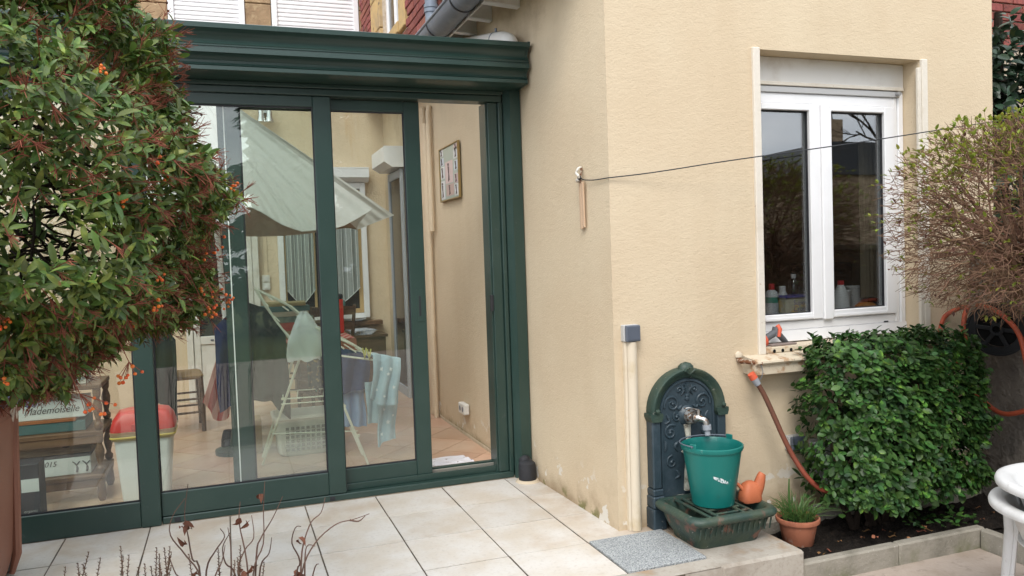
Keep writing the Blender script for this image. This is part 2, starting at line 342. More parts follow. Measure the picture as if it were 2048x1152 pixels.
MB().box(2.6605, 2.7975, -1.1968, -1.1, -.0046, -.0005, b=.0012).build('tile', M['tile'], terr)
MB().box(-2.4, 2.8, -1.701, -1.6025, -.0046, -.0005, b=.0015).build('edge_strip', M['concrete'], terr)
MB().prism([(-2.3, .004), (2.50, .004), (2.50, .05), (-2.3, .05)], -.005, .014).build('joint_strip', M['plinth'], terr)
plat = MB().box(2.8025, 3.245, -1.705, -1.12, -.3, 0.0, b=.012)
plat = plat.build('fountain_platform', M['concrete']); struct(plat)
MB().box(2.3, 3.2, -1.70, -1.6, -.3, -.0075).build('terrace_riser', M['concrete'], plat)
add_tag(MB().box(2.4045, 2.7965, -1.5965, -1.2035, -.010, .008, b=.003).build('door_mat', M['mat_grey']), 'grey speckled square mat set flush beside the wall fountain', 'mat')

# flower bed and kerbs
bed = MB().grid(lambda u, v: (3.22+u*1.8, -1.66+v*.55, -.105+.02*math.sin(9*u+5*v)+.012*math.sin(31*u+17*v*3)+rnd.uniform(-.008, .008)), 60, 20).build('bed_soil', M['soil']); struct(bed)
b2 = MB().grid(lambda u, v: (4.36+u*.62, -3.6+v*1.98, -.108+rnd.uniform(-.008, .008)), 16, 40).build('bed_soil', M['soil']); struct(b2)
k1 = empty('bed_kerb', 'long grey concrete kerb edging the flower bed below the hedge', 'kerb', (3.8, -1.68, -.16))
for x0, x1 in ((3.246, 3.80), (3.803, 4.36)):
    MB().box(x0, x1, -1.70, -1.648, -.2, -.062+rnd.uniform(-.002, .002), b=.008).build('kerb_stone', M['kerb'], k1, smooth=False)
k2 = empty('bed_kerb', 'grey concrete kerb running toward the viewer beside the plastic chairs', 'kerb', (4.34, -2.2, -.16))
for y0, y1 in ((-2.6, -1.705), (-3.5, -2.603)):
    MB().box(4.312, 4.36, y0, y1, -.2, -.064, b=.008).build('kerb_stone', M['kerb'], k2)
fo = empty('wall_footing', 'low concrete ledge at the foot of the cream wall behind the bed', 'ledge', (4.2, -1.2, -.1))
MB().box(3.25, 4.93, -1.215, -1.127, -.2, -.045, b=.01).build('ledge', M['kerb'], fo)
# leaf litter in the bed
lit = mat('dead_leaf', (.22, .10, .05), .8, .2, rand=.5, hue=.03)
for i in range(26):
    x, y = (rnd.uniform(3.32, 4.3), rnd.uniform(-1.63, -1.45)) if i < 17 else (rnd.uniform(4.42, 4.85), rnd.uniform(-2.0, -1.4))
    s = rnd.uniform(.012, .03); a = rnd.uniform(0, 6)
    L = MB().grid(lambda u, v: (x+math.cos(a)*(u-.5)*s*2-math.sin(a)*(v-.5)*s*(1-abs(2*u-1)**2), y+math.sin(a)*(u-.5)*s*2+math.cos(a)*(v-.5)*s*(1-abs(2*u-1)**2), -.082+.006*math.sin(6*u)+i*.0002), 4, 2).build('dead_leaf', lit)
    add_tag(L, 'small dry leaf lying on the dark soil of the bed', 'leaf', 'dry leaves on the bed soil')

# ------------------------------------------------------------------ kitchen extension of the house
XW0, XW1, ZW0, ZW1 = 3.489, 4.587, .815, 2.405
ext = empty('kitchen_extension', 'cream rendered kitchen extension with a white framed window facing the terrace', 'building', (3.9, -.5, 0))
fw = MB()
fw.prism([(2.605, -1.127), (XW0, -1.127), (XW0, -.86), (2.596, -.86)], -.3, 2.98)
fw.prism([(XW1, -1.127), (5.146, -1.127), (5.146, -.86), (XW1, -.86)], -.3, 2.98)
fw.prism([(XW0, -1.127), (XW1, -1.127), (XW1, -.86), (XW0, -.86)], -.3, ZW0)
fw.prism([(XW0, -1.127), (XW1, -1.127), (XW1, -.86), (XW0, -.86)], ZW1, 2.98)
fw.prism([(2.605, 2.98), (5.146, 2.98), (5.146, 4.25)], -1.127, -.86, 'y')
fw.build('front_wall', M['render'], ext)
MB().prism([(2.596, -.86), (2.572, 0.0), (2.505, .10), (2.485, 3.895), (2.75, 3.895), (2.75, -.86)][::-1], -.3, 2.98).build('side_wall', M['render'], ext)
MB().obox((3.90, .25, 3.815), (1.66, 1.42, .05), Matrix.Rotation(-math.atan2(1.32, 2.75), 3, 'Y')).build('roof', mat('roof_tile', (.12, .06, .045), .9), ext)
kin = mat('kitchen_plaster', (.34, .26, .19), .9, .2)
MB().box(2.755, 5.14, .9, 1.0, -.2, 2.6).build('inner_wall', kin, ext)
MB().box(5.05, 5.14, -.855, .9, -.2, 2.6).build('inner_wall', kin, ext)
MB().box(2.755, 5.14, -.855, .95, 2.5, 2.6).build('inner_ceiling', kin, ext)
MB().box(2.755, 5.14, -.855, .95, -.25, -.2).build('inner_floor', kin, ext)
MB().box(2.55, 2.6, -.7, 1.5, 2.982, 3.0).build('wall_plate', M['white'], ext)
MB().box(2.27, 2.56, -1.0, 1.6, 2.967, 2.98).build('soffit', M['white'], ext)
raf = mesh('rafter', *(lambda q: (q.v, q.f))(MB().prism([(-.13, -.045), (.10, -.06), (.10, .03), (-.13, .03)], -.0225, .0225, 'y')), M['pvc_old'])
for k in range(8):
    y = -.70+k*.318; put('rafter', raf, ext, (2.49, y, 2.935))
    MB().prism([(2.345, 2.884), (2.3595, 2.882), (2.3595, 2.966), (2.345, 2.966)], y-.025, y+.025, 'y').build('rafter_cap', M['white'], ext)
    MB().prism([(2.36, 2.882), (2.585, 2.866), (2.585, 2.8735), (2.36, 2.8895)], y-.026, y+.026, 'y').build('rafter_strip', M['white'], ext)
gut = empty('rain_gutter', 'dark grey half round gutter under the white rafters', 'gutter', (2.29, .5, 2.87))
GX, GZ, GR = 2.262, 2.945, .088
def gp(r): return [(GX+r*math.cos(math.pi+math.pi*k/14), GZ+r*math.sin(math.pi+math.pi*k/14)) for k in range(15)]
MB().prism(gp(GR)+gp(GR-.004)[::-1], -1.0, 2.9, 'y').build('trough', M['zinc'], gut, smooth=True)
MB().tube([(GX-GR, -1.0, GZ), (GX-GR, 2.9, GZ)], .010, 8).build('bead', M['zinc'], gut, smooth=True)
for y in (-.32, .05, .62, 1.2, 1.8):
    MB().prism(gp(GR+.004)+gp(GR-.0035)[::-1], y-.008, y+.008, 'y').build('bracket', M['black'], gut, smooth=True)
MB().box(2.352, 2.364, -1.0, 2.2, 2.89, 2.966).build('fascia', M['pvc_old'], gut)
dp = empty('drain_pipe', 'grey vertical rainwater pipe against the brick wall above the gutter', 'pipe', (2.228, .69, 3.0))
MB().tube([(2.228, .69, 2.95), (2.228, .69, 4.6)], .042, 14).build('pipe', M['zinc'], dp, smooth=True)
for z in (3.05, 3.08): MB().tube([(2.228, .69, z-.012), (2.228, .69, z+.012)], .049, 14).build('collar', M['zinc'], dp, smooth=True)
wp = empty('waste_pipe', 'white plastic pipe elbow above the green cornice at the cream wall', 'pipe', (2.5, .2, 2.6))
pth = catmull([(2.465, 1.2, 2.95), (2.47, .5, 2.80), (2.475, .12, 2.72), (2.485, -.06, 2.675), (2.49, -.14, 2.62), (2.49, -.16, 2.5)], 5)
MB().tube(pth, .046, 16).build('pipe', M['pvc_old'], wp, smooth=True)
MB().tube([(2.478, .085, 2.712), (2.478, .10, 2.715)], .050, 16).build('clip', M['zinc'], wp, smooth=True)
MB().tube([(2.478, .093, 2.76), (2.478, .093, 2.785)], .008, 8).build('clip_screw', M['zinc'], wp)

# ------------------------------------------------------------------ brick house behind
YB = 3.85; XB = 2.295
hs_ = empty('brick_house', 'red brick house with closed white shutters rising behind the green conservatory', 'building', (1.5, 4.0, 0))
MB().box(-2.6, 2.73, YB+.02, YB+.3, -.2, 3.35).build('ground_floor_wall', M['render_in'], hs_)
MB().box(-2.6, 2.6, YB+.02, YB+.3, 3.351, 5.2).build('upper_wall', M['mortar'], hs_)
wwl = MB()
for a in ((.60, 1.932, 3.0, 5.2), (2.738, YB+.02, 3.0, 5.2), (1.9325, 2.7375, 3.0, 3.30)): wwl.box(XB+.012, 2.7, a[0], a[1], a[2], a[3])
wwl.box(XB+.12, 2.7, 1.9325, 2.7375, 3.301, 5.2).build('wing_wall', M['mortar'], hs_)
bm_ = MB().box(-.0125, .0125, -.108, .108, -.0305, .0305, b=.004)
brick = mesh('brick', bm_.v, bm_.f, M['brick'])
bh_ = MB().box(-.0125, .0125, -.052, .052, -.0305, .0305, b=.004); brick2 = mesh('brick', bh_.v, bh_.f, M['brick'])
row = 0; z = 3.04
while z < 4.45:
    y = .63 + (.057 if row % 2 else 0); k = 0
    while y < YB:
        half = (k % 2 == row % 2); L = .104 if half else .216
        yc = y+L/2
        if not (1.70 < yc < 3.17 and z > 3.24) and yc+L/2 < YB+.02:
            put('brick', brick2 if half else brick, hs_, (XB+rnd.uniform(-.003, .003), yc, z), (rnd.uniform(-.01, .01), 0, rnd.uniform(-.01, .01)))
        y += L+.011; k += 1
    z += .0725; row += 1
# window of the wing with its ochre stone surround
for y0, y1 in ((1.71, 1.93), (2.74, 3.16)):
    z = 3.25
    for hgt in (.27, .31, .29, .33, .3):
        MB().box(XB-.022, XB+.1, y0, y1, z, z+hgt-.008, b=.008).build('stone_block', M['stone_y'], hs_); z += hgt
MB().box(XB-.035, XB+.1, 1.932, 2.738, 3.25, 3.345, b=.008).build('stone_sill', M['stone_y'], hs_)
wg = MB().box(XB+.045, XB+.075, 1.932, 2.738, 3.347, 3.41, b=.004).box(XB+.045, XB+.075, 1.932, 1.99, 3.411, 4.4, b=.004).box(XB+.045, XB+.075, 2.66, 2.738, 3.411, 4.4, b=.004).box(XB+.04, XB+.075, 2.29, 2.37, 3.411, 4.4, b=.004).build('window', M['pvc'], hs_)
MB().box(XB+.06, XB+.066, 1.991, 2.289, 3.412, 4.4).build('pane', M['glass_dark'], wg)
MB().box(XB+.06, XB+.066, 2.371, 2.659, 3.412, 4.4).build('pane', M['glass_dark'], wg)
# stone piers of the back wall
for x0, x1, zz in ((1.142, 1.392, 3.36), (.10, .425, 3.30), (2.277, 2.30, 3.36)):
    z = zz
    for hgt in (.33, .31, .27, .33, .3):
        MB().box(x0, x1, YB-.012, YB+.1, z, z+hgt-.008, b=.007).build('stone_block', M['stone'], hs_); z += hgt
for n_, (x0, x1) in enumerate(((.430, 1.138), (1.397, 2.272))):
    sh = MB().box(x0+.0555, x1-.0555, YB+.003, YB+.015, 3.36, 4.8).build('roller_shutter', M['pvc'], hs_, label='closed white roller shutter of the ' + ('narrower window' if n_ == 0 else 'wider window'))
    for xa, xb_ in ((x0, x0+.055), (x1-.055, x1)): MB().box(xa, xb_, YB-.03, YB+.015, 3.36, 4.8, b=.004).build('guide_rail', M['pvc'], sh)
    q = MB().prism([(-.008, .002), (-.010, .012), (-.008, .034), (-.001, .0405), (.004, .0405), (.004, .002)], x0+.056, x1-.056, 'x')
    sm = mesh('slat', q.v, q.f, M['slat'])
    for k in range(29): put('slat', sm, sh, (0, YB-.002, 3.37+k*.0425))
# ------------------------------------------------------------------ conservatory
con = empty('conservatory', 'dark green aluminium conservatory with sliding glass doors under a moulded cornice', 'conservatory', (1.0, .1, 0))
XL, XR = -2.3, 2.545
prof = [(.02, 2.59), (-.262, 2.612), (-.270, 2.608), (-.270, 2.584), (-.262, 2.580), (-.246, 2.574), (-.232, 2.562), (-.224, 2.548), (-.222, 2.535), (-.226, 2.524), (-.233, 2.516), (-.238, 2.512),
        (-.236, 2.509), (-.236, 2.506), (-.240, 2.504), (-.240, 2.500), (-.236, 2.498), (-.2365, 2.494), (-.246, 2.490), (-.248, 2.466), (-.238, 2.463), (-.222, 2.458), (-.208, 2.448), (-.200, 2.436), (-.199, 2.424), (-.204, 2.415), (-.210, 2.411),
        (-.206, 2.408), (-.214, 2.405), (-.215, 2.386), (-.208, 2.382), (-.04, 2.376), (.02, 2.376)]
MB().prism(prof, XL, XR, 'x').build('cornice', M['green'], con, smooth=True, ang=28)
MB().prism([(p[0]-.004 if p[0] < 0 else p[0], p[1]+(.003 if i < 4 else -.002 if i > 26 else 0)) for i, p in enumerate(prof)], XR+.0005, XR+.012, 'x').build('cornice_end', M['green'], con)
# frieze, head and threshold of the frame
B('frieze', M['green'], con, XL, 2.462, -.022, .10, 2.352, 2.3755)
B('head_rail', M['green'], con, XL, 2.462, -.010, .10, 2.313, 2.350, b=.004)
B('threshold', M['green'], con, .460, 2.466, -.004, .15, .004, .040, b=.004)
B('track', M['green'], con, .460, 2.376, .048, .058, .0405, .078, b=.002)
B('track', M['green'], con, .460, 2.376, .118, .15, .0405, .092, b=.002)
B('track_rail', mat('brushed_aluminium', (.45, .43, .38), .4, .5, .6), con, 1.965, 2.376, .100, .112, .0405, .083, b=.001)
# right hand posts
B('jamb', M['green'], con, 2.377, 2.440, .015, .15, .0405, 2.312, b=.004)
B('jamb', M['green'], con, 2.4405, 2.4665, -.006, .15, .0405, 2.312, b=.004)
B('jamb_gasket', M['green'], con, 2.367, 2.3765, .030, .15, .0405, 2.312, b=.001)
B('catch', M['black'], con, 2.357, 2.3765, .012, .03, 1.04, 1.14, b=.002)
MB().prism([(2.470, -.012), (2.498, -.058), (2.566, -.052), (2.566, .1), (2.47, .1)], .0, 2.376).build('post', M['green'], con)
MB().prism([(2.5665, -.03), (2.574, -.03), (2.574, .02), (2.5665, .02)], .0, 2.37).build('sealant', M['zinc'], con)
# fixed mullion between the fixed light and the doors, left stile
MB().box(.360, .4565, -.018, .10, .004, 2.312, b=.004).build('mullion', M['green'], con)
def leaf_frame(name, x0, x1, y0, y1, gx0, gx1, z0, z1, gz0, gz1, glassmat, label=None):
    b = MB()
    if gx0 > x0+.004: b.box(x0, gx0, y0, y1, z0, z1, b=.004)
    if gx1 < x1-.004: b.box(gx1, x1, y0, y1, z0, z1, b=.004)
    fr = b.box(gx0, gx1, y0+.001, y1-.001, z0, gz0, b=.004).box(gx0, gx1, y0+.001, y1-.001, gz1, z1, b=.004).build(name, M['green'], con, label=label)
    ym = (y0+y1)/2
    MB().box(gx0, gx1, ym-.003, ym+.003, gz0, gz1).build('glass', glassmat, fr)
    gk = MB()
    for q in ((gx0, gx0+.008, gz0+.008, gz1-.008), (gx1-.008, gx1, gz0+.008, gz1-.008), (gx0, gx1, gz0, gz0+.008), (gx0, gx1, gz1-.008, gz1)):
        gk.box(q[0], q[1], ym-.010, ym-.0035, q[2], q[3])
    gk.build('gasket', M['black'], fr)
    return fr
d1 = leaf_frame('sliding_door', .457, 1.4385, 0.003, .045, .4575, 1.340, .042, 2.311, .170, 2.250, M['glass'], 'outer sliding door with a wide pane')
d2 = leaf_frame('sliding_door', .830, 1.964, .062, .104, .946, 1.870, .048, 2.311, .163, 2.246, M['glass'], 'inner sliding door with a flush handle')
MB().box(1.905, 1.948, .0585, .0622, 1.0, 1.195, b=.0015).build('handle_plate', M['green'], d2)
MB().box(1.919, 1.930, .0565, .0583, 1.035, 1.155, b=.0008).build('handle_slot', M['black'], d2)
MB().box(.862, .868, .0590, .0622, .05, 2.31).build('white_seal', M['white'], d2)
MB().box(1.4388, 1.4415, .010, .04, .05, 2.31).build('brush_seal', M['black'], d1)
for x in (1.34, .52): MB().box(x, x+.028, -.010, -.0045, .010, .034, b=.002).build('drain_cap', M['black'], con)
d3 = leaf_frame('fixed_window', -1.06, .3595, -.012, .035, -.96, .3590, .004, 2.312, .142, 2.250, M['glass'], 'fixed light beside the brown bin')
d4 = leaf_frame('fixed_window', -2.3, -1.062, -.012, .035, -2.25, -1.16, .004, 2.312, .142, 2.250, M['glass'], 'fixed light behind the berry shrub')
# roof of opal sheets between green rafters
sl = math.atan2(.80, 3.8)
for k in range(6):
    x0 = -2.3+k*.8
    MB().obox((x0+.4, 1.92, 2.985), (.395, 1.945, .006), Matrix.Rotation(sl, 3, 'X')).build('roof_pane', M['roofpane'], con)
for k in range(7):
    x0 = -2.3+k*.8
    MB().obox((x0, 1.92, 2.95), (.022, 1.93, .035), Matrix.Rotation(sl, 3, 'X')).build('rafter', M['white'], con)
MB().box(-2.36, -2.302, .0, 3.85, -.1, 3.3).build('end_wall', M['render_in'], con)

# boot of the downpipe at the post
sh_ = empty('downpipe_shoe', 'black plastic downpipe shoe at the foot of the green post', 'pipe', (2.535, -.1, 0))
MB().lathe([(.052, .0), (.054, .02), (.054, .085), (.050, .112), (.030, .128), (.004, .132)], (2.512, -.112, .0), 20, 1.0, .95).build('shoe', M['black'], sh_, smooth=True)
MB().tube([(2.516, -.09, .09), (2.518, -.045, .12)], [.046, .035], 14).build('neck', M['black'], sh_, smooth=True)
MB().lathe([(.075, .0005), (.066, .012), (.055, .014)], (2.512, -.112, .0), 20, cap=False).build('mortar_ring', M['plinth'], sh_, smooth=True)

# ------------------------------------------------------------------ conservatory floor of diagonal terracotta tiles
fl = MB().box(-2.3, 2.5, .15, YB+.02, -.1, .022).build('floor', mat('floor_grout', (.30, .24, .19), .9)); struct(fl)
B('door_step', M['terracotta_tile'], fl, .46, 2.376, .1505, .158, .022, .029, b=0)
def clip(poly, x0, x1, y0, y1):
    for ax, lim, sg in ((0, x0, 1), (0, x1, -1), (1, y0, 1), (1, y1, -1)):
        out = []
        for i in range(len(poly)):
            a, b = poly[i], poly[(i+1) % len(poly)]
            ia, ib = sg*(a[ax]-lim) >= 0, sg*(b[ax]-lim) >= 0
            if ia: out.append(a)
            if ia != ib:
                t = (lim-a[ax])/(b[ax]-a[ax]); out.append((a[0]+(b[0]-a[0])*t, a[1]+(b[1]-a[1])*t))
        poly = out
        if not poly: return poly
    return poly
DG = .2245
for i in range(-24, 6):
    for j in range(-4, 20):
        if (i+j) % 2: continue
        cx, cy = 2.435+i*DG, .765+j*DG
        if cx < -1.0: continue
        h = DG-.0035
        P = clip([(cx-h, cy), (cx, cy-h), (cx+h, cy), (cx, cy+h)], -2.2, 2.494, .16, YB)
        if len(P) < 3: continue
        A = abs(sum(P[k][0]*P[(k+1) % len(P)][1]-P[(k+1) % len(P)][0]*P[k][1] for k in range(len(P))))/2
        if A < .0008: continue
        MB().prism(P, .020, .030+rnd.uniform(0, .0006)).build('floor_tile', M['terracotta_tile'], fl)
# ------------------------------------------------------------------ inside the conservatory: walls
wood_d = mat('dark_wood', (.060, .033, .018), .45, .4, layers=[dict(s=6, lo=.35, hi=.7, c=(.10, .055, .028), st=(1, 1, 7), d=6)])
wood_m = mat('brown_wood', (.16, .085, .040), .5, .4, layers=[dict(s=5, lo=.35, hi=.7, c=(.10, .05, .022), st=(1, 8, 8), d=6)])
wood_p = mat('pine_frame', (.52, .36, .17), .5, .4)
white_fab = mat('white_canvas', (.74, .73, .70), .85, .1, bump=[(14, (1, 1, 1), .01)], trans=.35)
shaded_fab = mat('shaded_canvas', (.40, .30, .22), .85, .1, trans=.2)  # parasol underside: shade on the canvas put into a darker beige
FZ = .0306
# right wall pieces
ch = MB().box(2.455, 2.484, 1.985, 2.12, .031, 2.66, b=.012).build('pipe_chase', M['render_in'], smooth=False)
add_tag(ch, 'cream boxed pipe running up the right wall inside the conservatory', 'pipe boxing')
pt = MB().tube([(2.462, 1.80, 1.6), (2.462, 1.80, 2.58), (2.475, 1.80, 2.63)], .022, 10).tube([(2.462, 1.90, .031), (2.462, 1.90, 2.5)], .022, 10).build('wall_pipe', M['render_in'], smooth=True)
add_tag(pt, 'thin painted pipe running up the textured wall near the boxing', 'pipe')
sk = MB().box(2.487, 2.494, .16, 1.98, .0306, .050).build('skirting', M['plinth']); add_tag(sk, 'thin cream mortar skirting along the inner side wall', 'skirting')
ps = empty('wall_poster', 'gilt framed poster of dancing figures on the textured wall', 'poster', (2.48, 1.27, 1.82))
y0, y1, z0, z1 = 1.02, 1.535, 1.828, 2.225
XP = 2.478
MB().box(XP, XP+.012, y0, y1, z0, z1, b=.002).build('backing', mat('poster_sage', (.36, .42, .36), .3, .5), ps)
fr = MB()
for q in ((y0-.010, y0, z0-.01, z1+.01), (y1, y1+.010, z0-.01, z1+.01), (y0, y1, z0-.01, z0), (y0, y1, z1, z1+.01)): fr.box(XP-.008, XP+.012, q[0], q[1], q[2], q[3], b=.002)
fr.build('frame', mat('gilt', (.34, .24, .10), .4, .5, .4), ps)
pc = [mat('poster_paper_%d' % i, c, .35, .4) for i, c in enumerate([(.62, .48, .46), (.66, .66, .66), (.50, .36, .32), (.58, .62, .68), (.55, .42, .42)])]
ink = mat('poster_ink', (.14, .11, .10), .6)
W, H = y1-y0, z1-z0
pan = [(.80, .86, .18, .14, 1), (.0, .72, .24, .20, 1), (.01, .50, .22, .18, 3), (.03, .26, .20, .18, 4), (.02, .03, .22, .22, 1), (.76, .02, .22, .36, 1), (.75, .42, .22, .24, 1), (.78, .68, .20, .15, 3), (.30, .30, .42, .42, 0), (.27, .06, .42, .22, 2), (.0, .88, .22, .11, 0)]
for (a, b_, w_, h_, c_) in pan:
    yy = y1-W*(1-a-w_) - w_*W if False else y0+W*a
    o = MB().box(XP-.0012, XP-.0002, yy, yy+W*w_, z0+H*b_, z0+H*(b_+h_)).build('panel', pc[c_], ps)
    cx, cz, hh = yy+W*w_/2, z0+H*(b_+h_/2), H*h_*.42
    q = MB()
    q.tube([(XP-.0025, cx, cz+hh*.6), (XP-.0025, cx, cz-.1*hh)], [.010, .007], 5, flat=.2)
    q.tube([(XP-.0025, cx, cz-.1*hh), (XP-.0025, cx+.012, cz-hh)], .005, 5, flat=.3).tube([(XP-.0025, cx, cz-.1*hh), (XP-.0025, cx-.014, cz-hh*.9)], .005, 5, flat=.3)
    q.tube([(XP-.0025, cx, cz+hh*.45), (XP-.0025, cx+.03, cz+hh*.9)], .004, 5, flat=.3).tube([(XP-.0025, cx, cz+hh*.95), (XP-.0025, cx, cz+hh*.7)], .008, 6, flat=.3)
    q.build('figure', ink, o)
so = empty('wall_socket', 'white double socket low on the textured inner wall', 'socket', (2.48, 1.10, .19))
MB().box(2.450, 2.494, 1.02, 1.17, .205, .285, b=.006).build('housing', M['pvc_old'], so)
for y in (1.055, 1.125): MB().tube([(2.4515, y, .245), (2.4485, y, .245)], .020, 14).build('outlet', M['zinc'], so)
# roller shutter box and french door on the right wall, further back
rb = empty('shutter_box', 'white roller shutter box mounted above the side door', 'shutter box', (2.39, 3.2, 2.26))
MB().prism([(2.484, 2.452), (2.300, 2.452), (2.300, 2.310), (2.375, 2.262), (2.484, 2.262)], 2.90, 3.56, 'y').build('casing', M['pvc'], rb)
MB().prism([(2.484, 2.456), (2.297, 2.456), (2.297, 2.308), (2.374, 2.259), (2.484, 2.259)], 2.893, 2.8995, 'y').build('end_cap', M['pvc'], rb)
fd = empty('side_door', 'narrow grey framed glass door in the side wall below the shutter box', 'door', (2.47, 3.2, .03))
fd_f = MB().box(2.455, 2.484, 2.93, 2.985, FZ, 2.25, b=.004).box(2.455, 2.484, 3.50, 3.56, FZ, 2.25, b=.004).box(2.455, 2.484, 2.986, 3.499, 2.17, 2.25, b=.004).box(2.455, 2.484, 2.986, 3.499, FZ, .12, b=.004).build('door_frame', mat('grey_door_frame', (.34, .36, .40), .4), fd)
MB().box(2.468, 2.474, 2.986, 3.499, .121, 2.169).build('pane', M['glass_dark'], fd)
# back wall: window, its shutter box, white door, switches
bw = empty('back_window', 'white window with pine inner frame and net curtains in the back wall', 'window', (1.8, YB, .77))
fx0, fx1, fz0, fz1 = 1.353, 2.262, .775, 2.20
f_ = MB()
for q in ((fx0, fx0+.058, fz0, fz1), (fx1-.058, fx1, fz0, fz1), (fx0+.058, fx1-.058, fz0, fz0+.05), (fx0+.058, fx1-.058, fz1-.07, fz1)): f_.box(q[0], q[1], YB-.045, YB+.019, q[2], q[3], b=.004)
f_.build('frame', M['pvc'], bw)
g_ = MB()
for q in ((fx0+.059, fx0+.075, .83, 2.12), (1.70, 1.726, .83, 2.12), (1.745, 1.77, .83, 2.12), (fx1-.10, fx1-.059, .83, 2.12), (fx0+.059, 1.70, .83, .87), (1.77, fx1-.10, .83, .875)): g_.box(q[0], q[1], YB-.022, YB+.019, q[2], q[3], b=.003)
g_.build('inner_frame', wood_p, bw)
MB().box(fx0+.06, fx1-.06, YB+.0, YB+.006, .84, 2.12).build('pane', M['glass_dark'], bw)
MB().box(fx0-.04, fx1+.12, YB-.11, YB+.019, .70, .745, b=.005).build('wooden_sill', wood_m, bw)
sb = empty('shutter_box', 'white roller shutter box above the curtained back window', 'shutter box', (1.85, YB, 2.2))
MB().prism([(YB+.019, 2.345), (YB-.13, 2.345), (YB-.13, 2.245), (YB-.07, 2.202), (YB+.019, 2.202)], fx0-.02, 2.295, 'x').build('casing', M['pvc'], sb)
MB().box(fx0-.02, 2.297, YB-.133, YB-.02, 2.338, 2.349, b=.002).build('top_lip', M['pvc'], sb)
net = mat('net_curtain_thread', (.62, .66, .64), .9, .1)
netM = sheer('net_curtain', (.55, .60, .58), .45)
for nm, x0, x1, lab in (('a', 1.425, 1.705, 'net curtain with pointed hem and tassel behind the outer door'), ('b', 1.765, 2.165, 'net curtain with pointed hem in the window half by the red canister')):
    cu = empty('net_curtain', lab, 'curtain', ((x0+x1)/2, YB-.06, 1.0))
    zl = lambda u: 1.10-.16*(1-abs(2*u-1)**1.2)
    MB().grid(lambda u, v: (x0+(x1-x0)*u, YB-.06+.012*math.sin(u*22), 2.12+(zl(u)-2.12)*v), 40, 8, .001).build('net', netM, cu, smooth=True)
    st = MB()
    for k in range(8):
        u = (k+.5)/8; x = x0+(x1-x0)*u; st.tube([(x, YB-.068+.012*math.sin(u*22), 2.12), (x, YB-.068+.012*math.sin(u*22), zl(u))], .0035, 5)
    st.build('stripes', net, cu)
    MB().tube([(x0+(x1-x0)*k/20, YB-.07, zl(k/20)) for k in range(21)], .0035, 5).build('hem', net, cu)
    xm = (x0+x1)/2
    MB().lathe([(.004, 0), (.012, -.01), (.008, -.02), (.016, -.06), (.002, -.062)][::-1], (xm, YB-.07, .945), 8).build('tassel', net, cu)
pa = empty('parrot_ornament', 'small red and green parrot ornament hanging below the net curtain', 'ornament', (1.965, YB-.08, .84))
MB().lathe([(.004, 0), (.028, .03), (.036, .07), (.026, .11), (.03, .135), (.018, .16), (.003, .168)], (1.965, YB-.13, .815), 12).build('body', mat('parrot_teal', (.06, .16, .15), .6), pa, smooth=True)
MB().lathe([(.004, 0), (.03, .02), (.034, .045), (.02, .065)], (1.962, YB-.142, .815), 10).build('breast', mat('parrot_red', (.55, .06, .04), .6), pa, smooth=True)
bd = empty('white_door', 'white half glazed door in the back wall of the conservatory', 'door', (.82, YB, .03))
q = MB()
for a in ((.45, .51, FZ, 2.12), (1.10, 1.16, FZ, 2.12), (.511, 1.099, 2.05, 2.12)): q.box(a[0], a[1], YB-.05, YB+.019, a[2], a[3], b=.004)
q.build('door_frame', M['pvc_old'], bd)
q = MB()
for a in ((.515, .575, .04, 2.04), (1.035, 1.095, .04, 2.04), (.576, 1.034, .60, .68), (.576, 1.034, .04, .14), (.576, 1.034, 1.98, 2.04)): q.box(a[0], a[1], YB-.035, YB+.01, a[2], a[3], b=.004)
lf = q.build('door_leaf', M['pvc_old'], bd)
MB().box(.576, 1.034, YB-.02, YB, .141, .599, b=.006).build('lower_panel', M['pvc_old'], lf)
MB().box(.576, 1.034, YB-.015, YB-.009, .681, 1.979).build('glass', M['glass_dark'], lf)
MB().box(.67, .70, YB-.042, YB-.034, .632, .648, b=.002).build('drain_cap', M['zinc'], lf)
sw = empty('light_switch', 'white double light switch on the back wall between door and window', 'switch', (1.22, YB, 1.12))
for z in (1.19, 1.112):
    s1 = MB().box(1.185, 1.262, YB-.012, YB+.019, z, z+.074, b=.004).build('plate', M['pvc_old'], sw)
    MB().box(1.205, 1.242, YB-.018, YB-.0125, z+.016, z+.058, b=.002).build('rocker', M['pvc'], s1)
cl_ = MB()
for x in (1.20, 1.245): cl_.tube([(x, YB+.012, 1.265), (x, YB+.012, 1.95)], .004, 6)
add_tag(cl_.build('wall_cable', M['render_in']), 'pair of thin painted cables rising above the light switch', 'cable')
sp = empty('spot_lamp', 'small chrome twin spot lamp high on the back wall', 'lamp', (1.28, YB, 2.8))
chrome = mat('chrome', (.6, .6, .6), .18, .5, 1.0)
for x in (1.245, 1.325):
    MB().lathe([(.020, .13), (.030, .10), (.030, .06), (.045, .0)][::-1], (x, YB-.09, 2.80), 14).build('shade', chrome, sp, smooth=True)
MB().box(1.225, 1.345, YB-.03, YB+.019, 2.90, 2.94, b=.004).build('base', chrome, sp)

